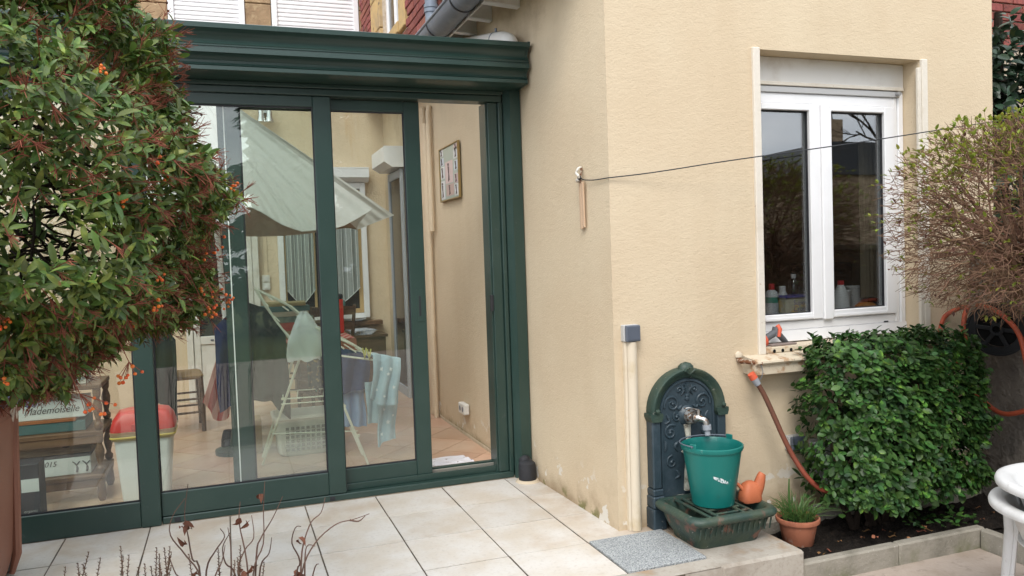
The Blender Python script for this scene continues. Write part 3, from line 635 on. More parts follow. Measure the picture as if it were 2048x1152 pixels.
# ------------------------------------------------------------------ parasol
par = empty('parasol', 'large white parasol standing half open inside the conservatory', 'parasol', (.92, 1.45, FZ))
def panel(name, ap, pts, mt, sag=.03):
    n = len(pts)-1
    def P(u, v):
        t = u*n; i = min(int(t), n-1); a = Vector(pts[i]).lerp(Vector(pts[i+1]), t-i)
        p = Vector(ap).lerp(a, v); p.y += sag*math.sin(math.pi*v)*math.sin(math.pi*u)+.009*math.sin(u*n*2.3+v*4)*math.sin(v*9+u*3)*v+.005*math.sin(u*n*5.1-v*6)*v*v; return p
    o = MB().grid(P, n*5, 18, .002).build(name, mt, par, smooth=True, ang=60)
    MB().tube([P(k/(n*4), 1) for k in range(n*4+1)], .004, 5).build('hem', mt, o, smooth=True)
    return o
AP = (.62, 1.35, 2.72)
panel('canopy_panel', AP, catmull([(1.831, 1.0, 1.739), (1.62, .95, 1.625), (1.47, .92, 1.600), (1.33, .90, 1.590)], 3), white_fab)
panel('canopy_panel', AP, catmull([(1.33, .90, 1.590), (1.199, .88, 1.640), (1.011, .85, 1.752), (.88, .84, 1.715), (.78, .84, 1.62)], 3), white_fab)
panel('canopy_panel', AP, catmull([(.78, .84, 1.62), (.45, .9, 1.70), (.1, 1.0, 1.62)], 3), white_fab)
panel('canopy_panel', (.70, 1.55, 2.72), catmull([(2.081, 1.5, 1.722), (1.95, 1.55, 1.675), (1.81, 1.62, 1.62)], 3), white_fab, .01)
panel('canopy_panel', (.70, 1.60, 2.70), catmull([(1.84, 1.25, 1.735), (1.80, 1.45, 1.66), (1.81, 1.62, 1.62)], 3), white_fab, .0)
panel('canopy_underside', (.75, 1.5, 2.6), catmull([(1.81, 1.60, 1.622), (1.75, 1.8, 1.645), (1.6, 1.9, 1.625), (1.3, 1.95, 1.60), (1.0, 1.9, 1.60), (.6, 1.8, 1.62), (.1, 1.6, 1.62)], 3), shaded_fab, .02)
MB().tube([(.86, 1.42, FZ), (.75, 1.42, 2.70)], .019, 12).build('pole', M['white'], par, smooth=True)
MB().lathe([(.15, 0), (.15, .03), (.05, .05), (.03, .18)], (.86, 1.42, FZ), 20).build('foot', M['green'], par, smooth=True)

# ------------------------------------------------------------------ drying rack and laundry
ivory = mat('ivory_wire', (.66, .65, .56), .4, .4)
rk = empty('drying_rack', 'ivory wire clothes drying rack standing open behind the sliding doors', 'drying rack', (1.35, .75, FZ))
def wire(pts, r=.006, nm='wire', n=7): return MB().tube(pts, r, n).build(nm, ivory, rk, smooth=True)
for dy in (0.0, .52):
    wire([(1.332+.02*dy, .60+dy, .965), (1.012+.02*dy, .93+dy*.4, FZ+.006)], .0085, 'leg')
    wire([(1.332+.02*dy, .60+dy, .965), (1.66+.02*dy, .56+dy*.6, FZ+.006)], .0085, 'leg')
    wire([(1.02, .66+dy, 1.215), (1.222, .66+dy, 1.10), (1.40, .66+dy, .93)], .0075, 'wing_rail')
    wire([(1.02, .66+dy, 1.215), (1.12, .64+dy, 1.02), (1.27, .62+dy, .80)], .0065, 'wing_rail')
    wire([(1.36, .60+dy, .96), (1.60, .60+dy, .83), (1.74, .60+dy, .735)], .0075, 'wing_rail')
    wire([(1.40, .60+dy, .79), (1.62, .60+dy, .745), (1.845, .60+dy, .70)], .0065, 'wing_rail')
for k in range(5):
    t = k/4; wire([(1.02+.37*t, .66, 1.215-.28*t), (1.02+.37*t, 1.18, 1.215-.28*t)], .005)
for k in range(1, 4):
    t = k/4; wire([(1.02+.25*t, .64, 1.215-.41*t), (1.02+.25*t, 1.18, 1.215-.41*t)], .004)
for k in range(6):
    t = k/5; wire([(1.46+.38*t, .60, .84-.14*t), (1.46+.38*t, 1.12, .84-.14*t)], .005)
wire([(1.155, .78, .49), (1.40, .66, .505), (1.44, 1.0, .50), (1.17, 1.05, .50), (1.155, .78, .49)], .005, 'lower_frame')
wire([(1.24, .74, .495), (1.27, 1.03, .50)], .004); wire([(1.08, .82, .26), (1.6, .58, .27)], .004); wire([(1.14, .76, .46), (1.52, .6, .48)], .004)
hub = mat('ivory_clip', (.60, .58, .46), .5)
for p in ((1.332, .60, .965), (1.155, .785, .49), (1.085, .855, .27), (1.05, .895, .15), (1.27, .665, .80), (1.52, .585, .44), (1.60, .575, .24)):
    MB().lathe([(.004, -.009), (.013, -.007), (.013, .007), (.004, .009)], p, 10).build('clip', hub, rk, smooth=True)
def fab(nm, c, r=.9, layers=(), bump=((30, H3, .004),)): return mat(nm, c, r, .1, layers=layers, bump=list(bump))
f_navy = fab('navy_cloth', (.018, .028, .085)); f_dark = fab('dark_green_cloth', (.012, .022, .020)); f_purple = fab('purple_cloth', (.075, .012, .075))
f_blue = fab('pale_blue_fleece', (.36, .47, .53), layers=[dict(s=8, lo=.4, hi=.7, c=(.30, .41, .48))], bump=((60, H3, .004),)); f_jean = fab('denim', (.05, .075, .16)); f_sky = fab('light_blue_cloth', (.26, .36, .55))
f_flor = fab('floral_cloth', (.02, .03, .035), layers=[dict(s=38, lo=.56, hi=.62, c=(.25, .18, .06), d=2), dict(s=30, lo=.60, hi=.64, c=(.05, .16, .14), d=2)])
def drape(nm, mt, top, length, fold=.012, nf=4, hang=(0, 0, -1), th=.006, taper=0.0, parent=None, wav=.01, seed=0):
    """cloth hanging from a polyline"""
    T = [Vector(p) for p in top]; n = len(T)-1; side = (T[-1]-T[0]).normalized(); nrm = side.cross(Vector((0, 0, 1))).normalized()
    def P(u, v):
        t = u*n; i = min(int(t), n-1); a = T[i].lerp(T[i+1], t-i); Lh = length(u) if callable(length) else length
        c = (T[0]+T[-1])/2
        p = a.lerp(Vector((c.x, c.y, a.z)), taper*v) + Vector((0, 0, -Lh*v))
        return p + nrm*(fold*math.sin(nf*2*math.pi*u+seed+1.7*v)*min(1, v*3)+wav*math.sin(3*v+seed)) + side*wav*.6*math.sin(5*v+seed*2)
    return MB().grid(P, 36, 16, th).build(nm, mt, parent, smooth=True, ang=70)
o = drape('hung_garment', f_navy, [(.755, 1.05, .96), (.85, 1.0, 1.06), (1.0, .98, 1.10)], lambda u: .56+.1*u, .03, 2, th=.01, taper=.15); add_tag(o, 'navy blue top hanging beside the striped tablecloth', 'clothing')
o = drape('hung_garment', f_dark, [(.96, .94, 1.13), (1.08, .94, 1.08), (1.20, .94, .90)], lambda u: .66-.08*u, .03, 2, th=.01, seed=2); add_tag(o, 'very dark green coat hanging behind the narrow door stile', 'clothing')
o = drape('hung_garment', f_purple, [(1.06, 1.06, .78), (1.17, 1.06, .74)], .26, .02, 2, th=.008, seed=4); add_tag(o, 'purple garment showing below the dark coat', 'clothing')
o = drape('hung_garment', f_flor, [(1.34, 1.02, .95), (1.44, 1.02, .90), (1.53, 1.02, .86)], lambda u: .44, .02, 3, th=.006, seed=1); add_tag(o, 'dark floral garment hanging on the drying rack behind the door stile', 'clothing')
o = drape('hung_garment', f_jean, [(1.50, .90, .80), (1.62, .88, .77), (1.735, .88, .735)], lambda u: .34-.10*u, .025, 2, th=.01, seed=3); add_tag(o, 'navy denim garment pegged on the drying rack', 'clothing')
o = drape('hung_garment', f_sky, [(1.56, .93, .60), (1.71, .93, .585)], .36, .02, 2, th=.006, seed=5); add_tag(o, 'pale blue cloth hanging below the denim garment', 'clothing')
bl = empty('star_blanket', 'pale blue fleece blanket with white stars hanging from the drying rack end', 'blanket', (1.8, .75, .2))
Rr = Vector((2.05, .58, .685)); 
def bl1(u, v):
    x = 1.695+.18*u; a = v*2.7
    z = (.735-.05*u) + .035*math.cos(a-1.2) if v < .35 else (.735-.05*u)-.012-(v-.35)*.36*(1+.15*math.sin(3*u))
    y = .60-.05*math.sin(min(1, v/.35)*math.pi*.5)-.02*math.sin(u*14+v*2)*v
    return (x+.02*math.sin(v*4+u), y, z)
b1 = MB().grid(bl1, 40, 24, .014).build('upper_fold', f_blue, bl, smooth=True, ang=80)
def bl2(u, v):
    x = 1.755+.125*u; return (x-.012*v+.006*math.sin(v*6), .66-.014*math.sin(u*9+v*3), .57-v*(.44-.04*u)+.02*math.sin(3*u))
b2_ = MB().grid(bl2, 26, 20, .012).build('hanging_end', f_blue, bl, smooth=True, ang=80)
def bl3(u, v): return (1.69+.09*u, .74-.012*math.sin(u*8+v*2), .56-v*.28)
MB().grid(bl3, 16, 12, .012).build('hanging_end', f_blue, bl, smooth=True, ang=80)
star_m = mat('white_star_print', (.66, .71, .74), .9, .1)
def star(x, y, z, r, par_):
    pts = []
    for k in range(10):
        rr = r if k % 2 == 0 else r*.42; a = math.pi/2+k*math.pi/5+x*9; pts.append((x+rr*math.cos(a), z+rr*math.sin(a)))
    MB().prism(pts, y-.0025, y+.002, 'y').build('star', star_m, par_)
for (u, v, r) in ((.3, .45, .022), (.55, .5, .016), (.25, .8, .018), (.62, .42, .02), (.85, .7, .018), (.5, .85, .014)):
    p = bl1(u, v); star(p[0], p[1]-.0165, p[2], r*.8, b1)
for (u, v, r) in ((.5, .30, .028), (.75, .12, .020), (.3, .48, .016), (.55, .70, .020), (.25, .86, .016), (.8, .6, .012)):
    p = bl2(u, v); star(p[0], p[1]-.0145, p[2], r*.85, b2_)
cb = mat('clothes_peg', (.55, .50, .16), .5)
for k, (x, y, z) in enumerate(((1.665, .59, .775), (1.695, .59, .765))):
    pg = empty('clothes_peg', ('yellow clothes peg nearer the door stile' if k == 0 else 'yellow clothes peg nearer the starry blanket')+' on the drying rack', 'clothes peg', (x, y, z-.04), 'pegs on the drying rack')
    for s_ in (-1, 1): MB().bar((x+.012*s_, y-.012, z+.035), (x-.002*s_, y-.012, z-.035), .009, .008, .001).build('prong', cb, pg)
bagm = sheer('white_film', (.80, .82, .86), .22)
def bagP(u, v):
    a = 2*math.pi*u; r = .018+.105*math.sin(min(1, v*1.25)*math.pi*.62)*(1+.16*math.sin(3*a+v*5)+.08*math.sin(7*a-9*v))
    return (1.295+r*math.cos(a)*(.85), .62+r*math.sin(a)*.55, 1.06-.30*v+.012*math.sin(5*a))
bg_ = MB().grid(bagP, 40, 16, .0).build('plastic_bag', bagm, smooth=True, ang=75); add_tag(bg_, 'thin white plastic bag hanging on the drying rack', 'bag')
# laundry basket
lb = empty('laundry_basket', 'white perforated plastic laundry basket on the tiled floor', 'basket', (1.3, 1.15, FZ))
def rrect(w, d, r, n=6):
    P = []
    for cx, cy, a0 in ((w-r, d-r, 0), (-w+r, d-r, 90), (-w+r, -d+r, 180), (w-r, -d+r, 270)):
        for k in range(n+1): a = R_(a0+90*k/n); P.append((cx+r*math.cos(a), cy+r*math.sin(a)))
    return P
def loft(levels, c, caps=(True, False)):
    """levels: list of (w,d,r,z)"""
    mb = MB(); v = []; n = 28
    for (w, d, r, z) in levels: v += [(c[0]+p[0], c[1]+p[1], c[2]+z) for p in rrect(w, d, r)]
    f = [(i*n+k, i*n+(k+1) % n, (i+1)*n+(k+1) % n, (i+1)*n+k) for i in range(len(levels)-1) for k in range(n)]
    if caps[0]: f.append(tuple(range(n))[::-1])
    if caps[1]: f.append(tuple((len(levels)-1)*n+k for k in range(n)))
    return mb.add(v, f)
bask = mat('white_basket_plastic', (.66, .66, .63), .45, .4)
LC = (1.33, 1.22, FZ)
loft([(.18, .12, .06, 0), (.20, .135, .06, .02), (.225, .16, .06, .26), (.235, .17, .06, .265), (.235, .17, .06, .285), (.22, .155, .06, .285), (.19, .125, .06, .03), (.1, .06, .03, .028)], LC).build('body', bask, lb, smooth=True)
hole = mat('basket_hole', (.28, .26, .24), .9)
hm = MB().box(-.011, .011, -.002, .002, -.010, .010, b=.001); hm = mesh('hole', hm.v, hm.f, hole)
for i in range(9):
    for j in range(6):
        z = .05+j*.03; put('hole', hm, lb, (LC[0]-.14+i*.035, LC[1]-.1375-(z-.02)*.104, FZ+z), (R_(-6), 0, 0))

# ------------------------------------------------------------------ table, chairs, clutter
tb = empty('dining_table', 'dark wooden dining table in the middle of the conservatory', 'table', (1.4, 2.2, FZ))
MB().box(.80, 1.78, 1.85, 2.65, .72, .755, b=.006).build('table_top', wood_d, tb)
for x, y in ((.88, 1.92), (1.70, 1.92), (.88, 2.58), (1.70, 2.58)): MB().tube([(x, y, FZ), (x, y, .3), (x, y, .72)], [.022, .03, .035], 10).build('leg', wood_d, tb, smooth=True)
stripe = mat('striped_red_cloth', (.40, .055, .045), .9, .1)
def stripes(c1, c2, nm, sc_=42):
    Mx = bpy.data.materials.new(nm); Mx.use_nodes = True; t = Mx.node_tree; N = t.nodes; L = t.links; p = N['Principled BSDF']; p.inputs['Roughness'].default_value = .9
    ge = N.new('ShaderNodeNewGeometry'); wv = N.new('ShaderNodeTexWave'); wv.bands_direction = 'X'; wv.inputs['Scale'].default_value = sc_; wv.inputs['Distortion'].default_value = .6
    mp = N.new('ShaderNodeMapping'); mp.inputs['Rotation'].default_value = (0, R_(-14), R_(20)); L.new(ge.outputs['Position'], mp.inputs[0]); L.new(mp.outputs[0], wv.inputs['Vector'])
    rp = N.new('ShaderNodeValToRGB'); rp.color_ramp.interpolation = 'CONSTANT'; rp.color_ramp.elements[0].color = (*c1, 1); rp.color_ramp.elements[1].color = (*c2, 1); rp.color_ramp.elements[1].position = .5
    L.new(wv.outputs['Fac'], rp.inputs[0]); L.new(rp.outputs[0], p.inputs['Base Color']); return Mx
strp = stripes((.42, .07, .06), (.55, .30, .26), 'red_striped_cloth', 5.5)
tc = empty('tablecloth', 'red and pink striped tablecloth hanging over the table end', 'tablecloth', (1.35, 2.2, .756))
MB().grid(lambda u, v: (.775+1.02*u, 1.82+.86*v, .7585+.002*math.sin(9*u)), 10, 8, .003).build('cloth_top', strp, tc)
MB().grid(lambda u, v: (.772-.14*v*(1-u)+.07*u*v+.014*math.sin(u*11), 1.78+.16*u+.02*math.sin(v*5), .757-v*(.40+.17*math.sin(u*2.6))), 24, 14, .004).build('cloth_drop', strp, tc, smooth=True)
MB().grid(lambda u, v: (1.50+.30*u, 1.80-.03*v-.015*math.sin(u*16)*v, .757-v*(.22+.04*math.sin(u*5))), 24, 10, .004).build('cloth_drop', mat('red_cloth', (.36, .15, .11), .9, .1), tc, smooth=True)
can = empty('red_canister', 'tall red box shaped canister with a black lid on the table', 'canister', (1.72, 2.33, .76))
MB().box(1.665, 1.775, 2.28, 2.38, .7635, 1.055, b=.008).build('body', mat('red_lacquer', (.50, .025, .015), .35, .5), can)
MB().box(1.665, 1.775, 2.28, 2.38, 1.056, 1.10, b=.01).build('lid', M['black'], can)
pl = MB().lathe([(.02, .0), (.06, .002), (.11, .018), (.112, .022), (.06, .008), (.02, .006)], (2.1, 3.79, .747), 24).build('dinner_plate', M['pvc'], smooth=True); add_tag(pl, 'white plate lying on the wooden window sill', 'plate')
def ladder_chair(label, x, y, rz, seatcol):
    c = empty('rush_chair', label, 'chair', (0, 0, 0))
    mk = lambda nm, pts, r, mt=wood_d: MB().tube(pts, r, 8).build(nm, mt, c, smooth=True)
    for sx in (-.19, .19):
        mk('leg', [(sx, -.18, 0), (sx, -.18, .2), (sx*.98, -.17, .45)], [.017, .02, .021])
        mk('back_post', [(sx, .18, 0), (sx, .18, .45), (sx*1.02, .23, .72), (sx*1.02, .29, .95)], [.017, .021, .019, .016])
        for z in (.16, .27): mk('stretcher', [(sx, -.18, z), (sx, .18, z)], .009)
    for z in (.14, .25, .30): mk('stretcher', [(-.19, -.18, z), (.19, -.18, z)], .009)
    for z, yy in ((.62, .215), (.76, .25), (.90, .28)):
        MB().grid(lambda u, v: (-.19+.38*u, yy-.012*math.sin(math.pi*u), z-.035+.07*v+.02*math.sin(math.pi*u)*v), 10, 3, .012).build('back_slat', wood_d, c, smooth=True)
    loft([(.19, .18, .02, 0), (.205, .195, .03, .012), (.205, .195, .03, .03), (.18, .17, .02, .042)], (0, 0, .43), (True, True)).build('rush_seat', seatcol, c, smooth=True)
    c.location = (x, y, FZ); c.rotation_euler = (0, 0, rz)
    return c
rush = mat('rush_seat', (.26, .17, .08), .9, .1, layers=[dict(s=60, lo=.4, hi=.7, c=(.15, .09, .04), st=(1, 6, 1))])
ladder_chair('rush seated chair beside the red lidded bin', .42, 2.50, R_(95), rush)
ladder_chair('dark chair behind the table near the red canister', 1.66, 2.86, R_(-165), rush)
ladder_chair('dark carved chair at the far side of the table', 1.45, 3.0, R_(180), rush)
cv = empty('dark_coat', 'dark coat thrown over the rush seated chair', 'coat', (.30, 2.2, .2))
o = drape('coat_side', f_dark, [(.22, 2.28, .98), (.34, 2.26, .95), (.44, 2.24, .80)], lambda u: .66, .03, 2, th=.012, parent=cv)
sdb = empty('sideboard', 'low dark wooden cabinet below the back window', 'cabinet', (2.1, 3.6, FZ))
MB().box(1.42, 2.36, 3.38, 3.72, .60, .63, b=.004).build('cabinet_top', wood_d, sdb)
MB().box(1.45, 2.34, 3.40, 3.72, FZ+.06, .599, b=.004).build('cabinet_body', wood_d, sdb)
for x in (1.48, 2.30): MB().box(x-.02, x+.02, 3.41, 3.45, FZ, FZ+.06).build('foot', wood_d, sdb)
np_ = mat('newsprint', (.45, .46, .48), .9, .1, layers=[dict(s=60, lo=.5, hi=.6, c=(.15, .2, .3), st=(1, 3, 1))])
for k in range(4):
    o = MB().obox((2.12, 3.55, .636+k*.0115), (.11, .14, .0055), Matrix.Rotation(R_(8*k-10), 3, 'Z'), .002).build('newspaper', np_)
    add_tag(o, ['lowest', 'second lowest', 'second topmost', 'topmost'][k]+' folded newspaper of the small stack on the dark cabinet', 'newspaper', 'newspapers on the cabinet')
# box pile behind the laundry
cbx = [mat('box_col_%d' % i, c, .7) for i, c in enumerate([(.30, .18, .09), (.35, .05, .03), (.10, .14, .12), (.40, .36, .28), (.05, .12, .12), (.28, .22, .10)])]
names = ['brown storage box lowest in the pile behind the laundry', 'red storage box in the pile behind the laundry', 'green storage box in the pile behind the laundry', 'cream storage box in the pile behind the laundry', 'teal storage box in the pile behind the laundry', 'ochre storage box topmost in the pile behind the laundry']
z = .7615
for k, (h_, w_) in enumerate(((.06, .22), (.07, .20), (.05, .22), (.04, .18), (.045, .2), (.03, .16))):
    o = MB().obox((1.28+rnd.uniform(-.02, .02), 2.25, z+h_/2), (w_, .14, h_/2-.0005), Matrix.Rotation(rnd.uniform(-.12, .12), 3, 'Z'), .004).build('storage_box', cbx[k]); add_tag(o, names[k], 'box', 'boxes piled behind the laundry'); z += h_
shp = empty('work_shoe', 'black shoe on the floor below the striped tablecloth', 'shoe', (.80, 1.55, FZ))
loft([(.045, .13, .04, 0), (.05, .14, .045, .015), (.05, .14, .045, .03)], (.80, 1.55, FZ), (True, True)).build('sole', M['black'], shp)
MB().lathe([(.046, 0), (.05, .02), (.045, .05), (.036, .085), (.03, .10)], (.80, 1.60, FZ+.03), 14, 1, 1.3).lathe([(.046, 0), (.045, .02), (.03, .045), (.004, .055)], (.80, 1.49, FZ+.03), 14, 1, 1.6).build('upper', M['black'], shp, smooth=True)
cart = MB().box(.90, 1.03, 1.30, 1.5, FZ, .27, b=.003).build('carton', mat('cardboard', (.42, .29, .17), .8), None); add_tag(cart, 'plain brown carton standing on the floor under the laundry', 'carton')
fm = MB().grid(lambda u, v: (2.03+.30*u-.045*v+.0*u, .275+.255*v+.008*u, FZ+.010+.010*math.sin(u*17+v*5)*(1-v)+.004*math.sin(v*23+u*6)), 24, 14, .008).build('floor_cloth', fab('white_towel', (.66, .64, .67), layers=[dict(s=22, lo=.62, hi=.66, c=(.35, .3, .3), d=3)]), smooth=True); add_tag(fm, 'crumpled white floor cloth just inside the open door', 'cloth')
# waste bin
wb = empty('waste_bin', 'white waste bin with a red lid and bag rim behind the fixed light', 'bin', (.345, .50, FZ))
WC = (.345, .535, FZ)
loft([(.120, .095, .03, 0), (.126, .10, .03, .004), (.158, .125, .035, .40)], WC).build('body', mat('white_bin_plastic', (.72, .72, .70), .45, .4), wb, smooth=True)
loft([(.162, .129, .037, .36), (.168, .134, .037, .362), (.176, .141, .04, .41), (.170, .135, .04, .412)], WC).build('bag_rim', opal('yellow_white_film', (.85, .80, .62), .25), wb, smooth=True)
loft([(.173, .138, .04, .372), (.176, .141, .04, .376), (.176, .141, .04, .382), (.173, .138, .04, .385)], WC).build('drawstring', mat('yellow_tape', (.62, .47, .10), .6), wb, smooth=True)
loft([(.166, .131, .04, .405), (.172, .137, .04, .412), (.172, .137, .04, .428), (.158, .126, .04, .478), (.135, .108, .05, .512), (.09, .07, .03, .524)], WC, (True, True)).build('lid', mat('red_plastic', (.55, .030, .022), .35, .5), wb, smooth=True)
MB().box(.29, .40, .392, .402, .45, .485, b=.004).build('flap', mat('red_plastic_dark', (.48, .025, .02), .35, .5), wb)
# shelf unit with turned posts
su = empty('shelf_unit', 'dark wooden shelf unit with turned posts behind the glass', 'shelf', (-.25, .75, FZ))
SX0, SX1, SY0, SY1 = -.75, .10, .55, .90
tp = [(.012, .0), (.022, .01), (.024, .03), (.014, .04), (.013, .05), (.024, .09), (.026, .12), (.014, .155), (.02, .165), (.022, .18), (.022, .2)]
for z in (.19, .445, .715):
    MB().box(SX0-.02, SX1+.025, SY0-.02, SY1+.02, z-.028, z, b=.004).build('shelf_board', wood_m, su)
    if z < .7:
        MB().box(SX0, SX1+.005, SY0-.012, SY0-.0005 , z-.075, z-.029, b=.002).build('apron', wood_m, su)
for x in (SX0, SX1):
    for y in (SY0, SY1):
        for z0, kz in ((.1905, 1.13), (.4455, 1.20)):
            MB().lathe([(r, z0+t*kz) for r, t in tp], (x, y, 0), 14).build('turned_post', wood_m, su, smooth=True)
        MB().lathe([(.015, FZ), (.026, FZ+.03), (.02, FZ+.1), (.026, .161)], (x, y, 0), 12).build('foot', wood_m, su, smooth=True)
txt = mat('dark_print', (.10, .09, .09), .8); wbox = mat('white_card', (.60, .62, .60), .6)
bx = empty('gift_box', 'long white box lettered Mademoiselle on the upper shelf', 'box', (-.17, .66, .506))
MB().box(-.40, .030, .60, .84, .5235, .628, b=.003).build('carton', wbox, bx)
text_part('lettering', 'Mademoiselle', txt, bx, (-.285, .5985, .558), .058, shear=.35, sx=.88)
db = MB().box(-.42, .03, .58, .86, .4462, .505, b=.003).build('dark_box', cbx[4]); add_tag(db, 'dark flat box under the lettered white box', 'box')
tr_ = MB().box(-.42, -.02, .575, .83, .5055, .5230, b=.002).build('wooden_tray', mat('orange_wood', (.30, .10, .03), .5), None); add_tag(tr_, 'thin orange wooden tray between the boxes on the upper shelf', 'tray')
wn = empty('wine_crate', 'wooden wine crate with a white front panel on the lower shelf', 'crate', (-.17, .7, .19))
MB().box(-.42, .045, .585, .85, .1912, .292, b=.003).build('crate_body', wbox, wn)
text_part('lettering', 'Rouge 2015', txt, wn, (-.335, .5835, .250), .042, shear=.25)
text_part('lettering', 'LOUIS', txt, wn, (-.30, .5835, .208), .038)
for x in (-.03, .022):
    MB().tube(catmull([(x, .583, .205), (x+.004, .583, .23), (x-.004, .583, .252), (x-.02, .583, .268)], 3), [.006]*4+[.004]*3+[.003]*3, 6).tube([(x, .583, .245), (x+.018, .583, .266)], .003, 5).build('vine_print', txt, wn)
MB().prism([(-.42, .2925), (.045, .2925), (.045, .306), (-.1, .312), (-.25, .302), (-.42, .308)], .586, .85, 'y').build('crate_lid', txt, wn)
wc2 = empty('wooden_case', 'grained wooden case with round handle hole on the crate', 'case', (-.17, .7, .313))
MB().box(-.42, .05, .59, .86, .3135, .405, b=.003).build('case_body', mat('grained_wood', (.20, .14, .08), .6, .3, layers=[dict(s=9, lo=.35, hi=.65, c=(.11, .07, .035), st=(1, 1, 9), d=7)]), wc2)
MB().tube([(-.08, .5895, .378), (-.08, .588, .378)], .028, 18).build('handle_hole', M['darkgap'], wc2)
bks = ['thin pale book', 'green covered book', 'cream covered book', 'grey covered book', 'worn white book']
bc = [(.55, .52, .45), (.25, .38, .36), (.58, .48, .32), (.38, .40, .42), (.62, .60, .56), (.30, .40, .40)]
z = .7162
for k in range(6):
    h_ = rnd.uniform(.012, .022)
    o = MB().obox((-.10+rnd.uniform(-.02, .02), .70, z+h_/2), (.14, .10, h_/2-.0004), Matrix.Rotation(rnd.uniform(-.1, .1), 3, 'Z'), .001).build('book', mat('book_%d' % k, bc[k], .7)); add_tag(o, ['lowest pale book in the stack on the shelf unit', 'green covered book in the stack on the shelf unit', 'cream covered book in the stack on the shelf unit', 'grey covered book in the stack on the shelf unit', 'worn white book second from the top of the shelf stack', 'topmost teal book of the stack on the shelf unit'][k], 'book', 'books on the shelf unit'); z += h_
bk2 = empty('black_carton', 'narrow black carton with a white label beside the brown bin', 'carton', (-.19, .33, FZ))
MB().box(-.27, -.155, .25, .40, FZ, .35, b=.003).build('carton', M['black'], bk2)
MB().box(-.24, -.157, .2475, .2495, .20, .27).build('paper_label', wbox, bk2)
text_part('lettering', 'organic\nbouquet', mat('pale_print', (.4, .4, .38), .8), bk2, (-.235, .2485, .09), .022, shear=.2)
flats = [('cardboard_sheet', (.48, .33, .22), 'torn brown cardboard piled on the shelf end above the bin'), ('cable_loop', None, None)]
o = MB().grid(lambda u, v: (-.62+.46*u, .50+.2*v, .765+.03*math.sin(3*u)+.02*v), 12, 6, .004).build('cardboard_sheet', mat('torn_cardboard', (.48, .33, .23), .85), None, smooth=True); add_tag(o, 'torn brown cardboard sheet on the shelf end above the bin', 'cardboard')
o = MB().tube(catmull([(-.7, .55, .84), (-.5, .52, .86), (-.36, .53, .85), (-.30, .58, .83), (-.4, .6, .82), (-.65, .58, .825)], 5), .006, 7).build('green_cable', mat('mint_green_plastic', (.12, .42, .33), .5), smooth=True); add_tag(o, 'coiled mint green cable above the cardboard behind glass', 'cable')
# ------------------------------------------------------------------ kitchen window
A = -1.127
kw = empty('kitchen_window', 'white double casement window with shutter casing in the cream wall', 'window', (4.04, -1.0, .85))
YF = -1.005
MB().box(XW0+.001, XW1-.001, YF-.006, YF+.10, 2.268, 2.4045, b=.003).build('shutter_casing', M['pvc_old'], kw)
MB().box(XW0+.001, XW1-.012, YF-.020, YF-.0065, 2.250, 2.270, b=.004).build('casing_lip', M['trim'], kw)
MB().box(XW0+.001, 4.552, YF-.012, YF+.05, 2.214, 2.2475, b=.003).build('shutter_bottom_bar', mat('grey_slat', (.46, .46, .46), .5), kw)
for x in (3.515, 4.528): MB().tube([(x, YF-.013, 2.232), (x, YF-.035, 2.232)], .012, 12).build('stop_knob', mat('grey_knob', (.3, .3, .3), .5), kw, smooth=True)
fr = MB()
fr.box(XW0+.001, 3.525, YF+.0, YF+.07, .915, 2.213, b=.003).box(4.512, 4.541, YF, YF+.07, .915, 2.213, b=.003)
fr.box(3.5255, 4.5115, YF, YF+.07, 2.158, 2.213, b=.003).box(3.5255, 4.5115, YF, YF+.07, .915, .962, b=.003)
fr.build('frame', M['pvc'], kw)
MB().box(4.5455, 4.586, YF-.004, YF+.08, .84, 2.2495, b=.006).build('shutter_guide', M['pvc'], kw)
MB().box(4.5405, 4.546, YF+.02, YF+.08, .84, 2.2495).build('guide_slot', M['darkgap'], kw)
MB().prism([(YF-.002, .85), (YF-.012, .855), (YF-.004, .914), (YF+.07, .914), (YF+.07, .85)], XW0+.001, XW1-.001, 'x').build('sill_apron', M['pvc'], kw)
def sash(x0, x1, g0, g1, z0, z1, gz0, gz1, lab):
    b = MB()
    b.box(x0, g0, YF-.012, YF+.05, z0, z1, b=.004).box(g1, x1, YF-.012, YF+.05, z0, z1, b=.004).box(g0, g1, YF-.0115, YF+.05, z0, gz0, b=.004).box(g0, g1, YF-.0115, YF+.05, gz1, z1, b=.004)
    s_ = b.build('casement', M['pvc'], kw, label=lab)
    MB().box(g0, g1, YF+.022, YF+.028, gz0, gz1).build('pane', M['glass_k'], s_)
    MB().box(g0-.001, g1+.001, YF-.018, YF-.0125, z0+.006, z0+.020, b=.003).build('drip_bead', M['pvc'], s_)
    gk = MB()
    for q in ((g0, g0+.005, gz0+.005, gz1-.005), (g1-.005, g1, gz0+.005, gz1-.005), (g0, g1, gz0, gz0+.005), (g0, g1, gz1-.005, gz1)): gk.box(q[0], q[1], YF+.008, YF+.0215, q[2], q[3])
    gk.build('gasket', M['black'], s_)
sash(3.528, 3.978, 3.585, 3.905, .966, 2.156, 1.004, 2.120, 'casement nearer the house corner')
sash(4.042, 4.509, 4.056, 4.436, .966, 2.156, 1.010, 2.122, 'casement nearer the bare shrub')
MB().box(3.979, 4.041, YF-.022, YF+.05, .960, 2.158, b=.005).build('mullion', M['pvc'], kw)
for x in (3.56, 4.42): MB().box(x, x+.03, YF-.0035, YF-.0003, .918, .924).build('drain_slot', M['darkgap'], kw)
tr = empty('window_trim', 'cream painted trim boards framing the kitchen window recess', 'trim', (4.04, A, .82))
MB().box(3.446, 3.490, A-.016, A+.004, .812, 2.412, b=.004).build('trim_board', M['trim'], tr)
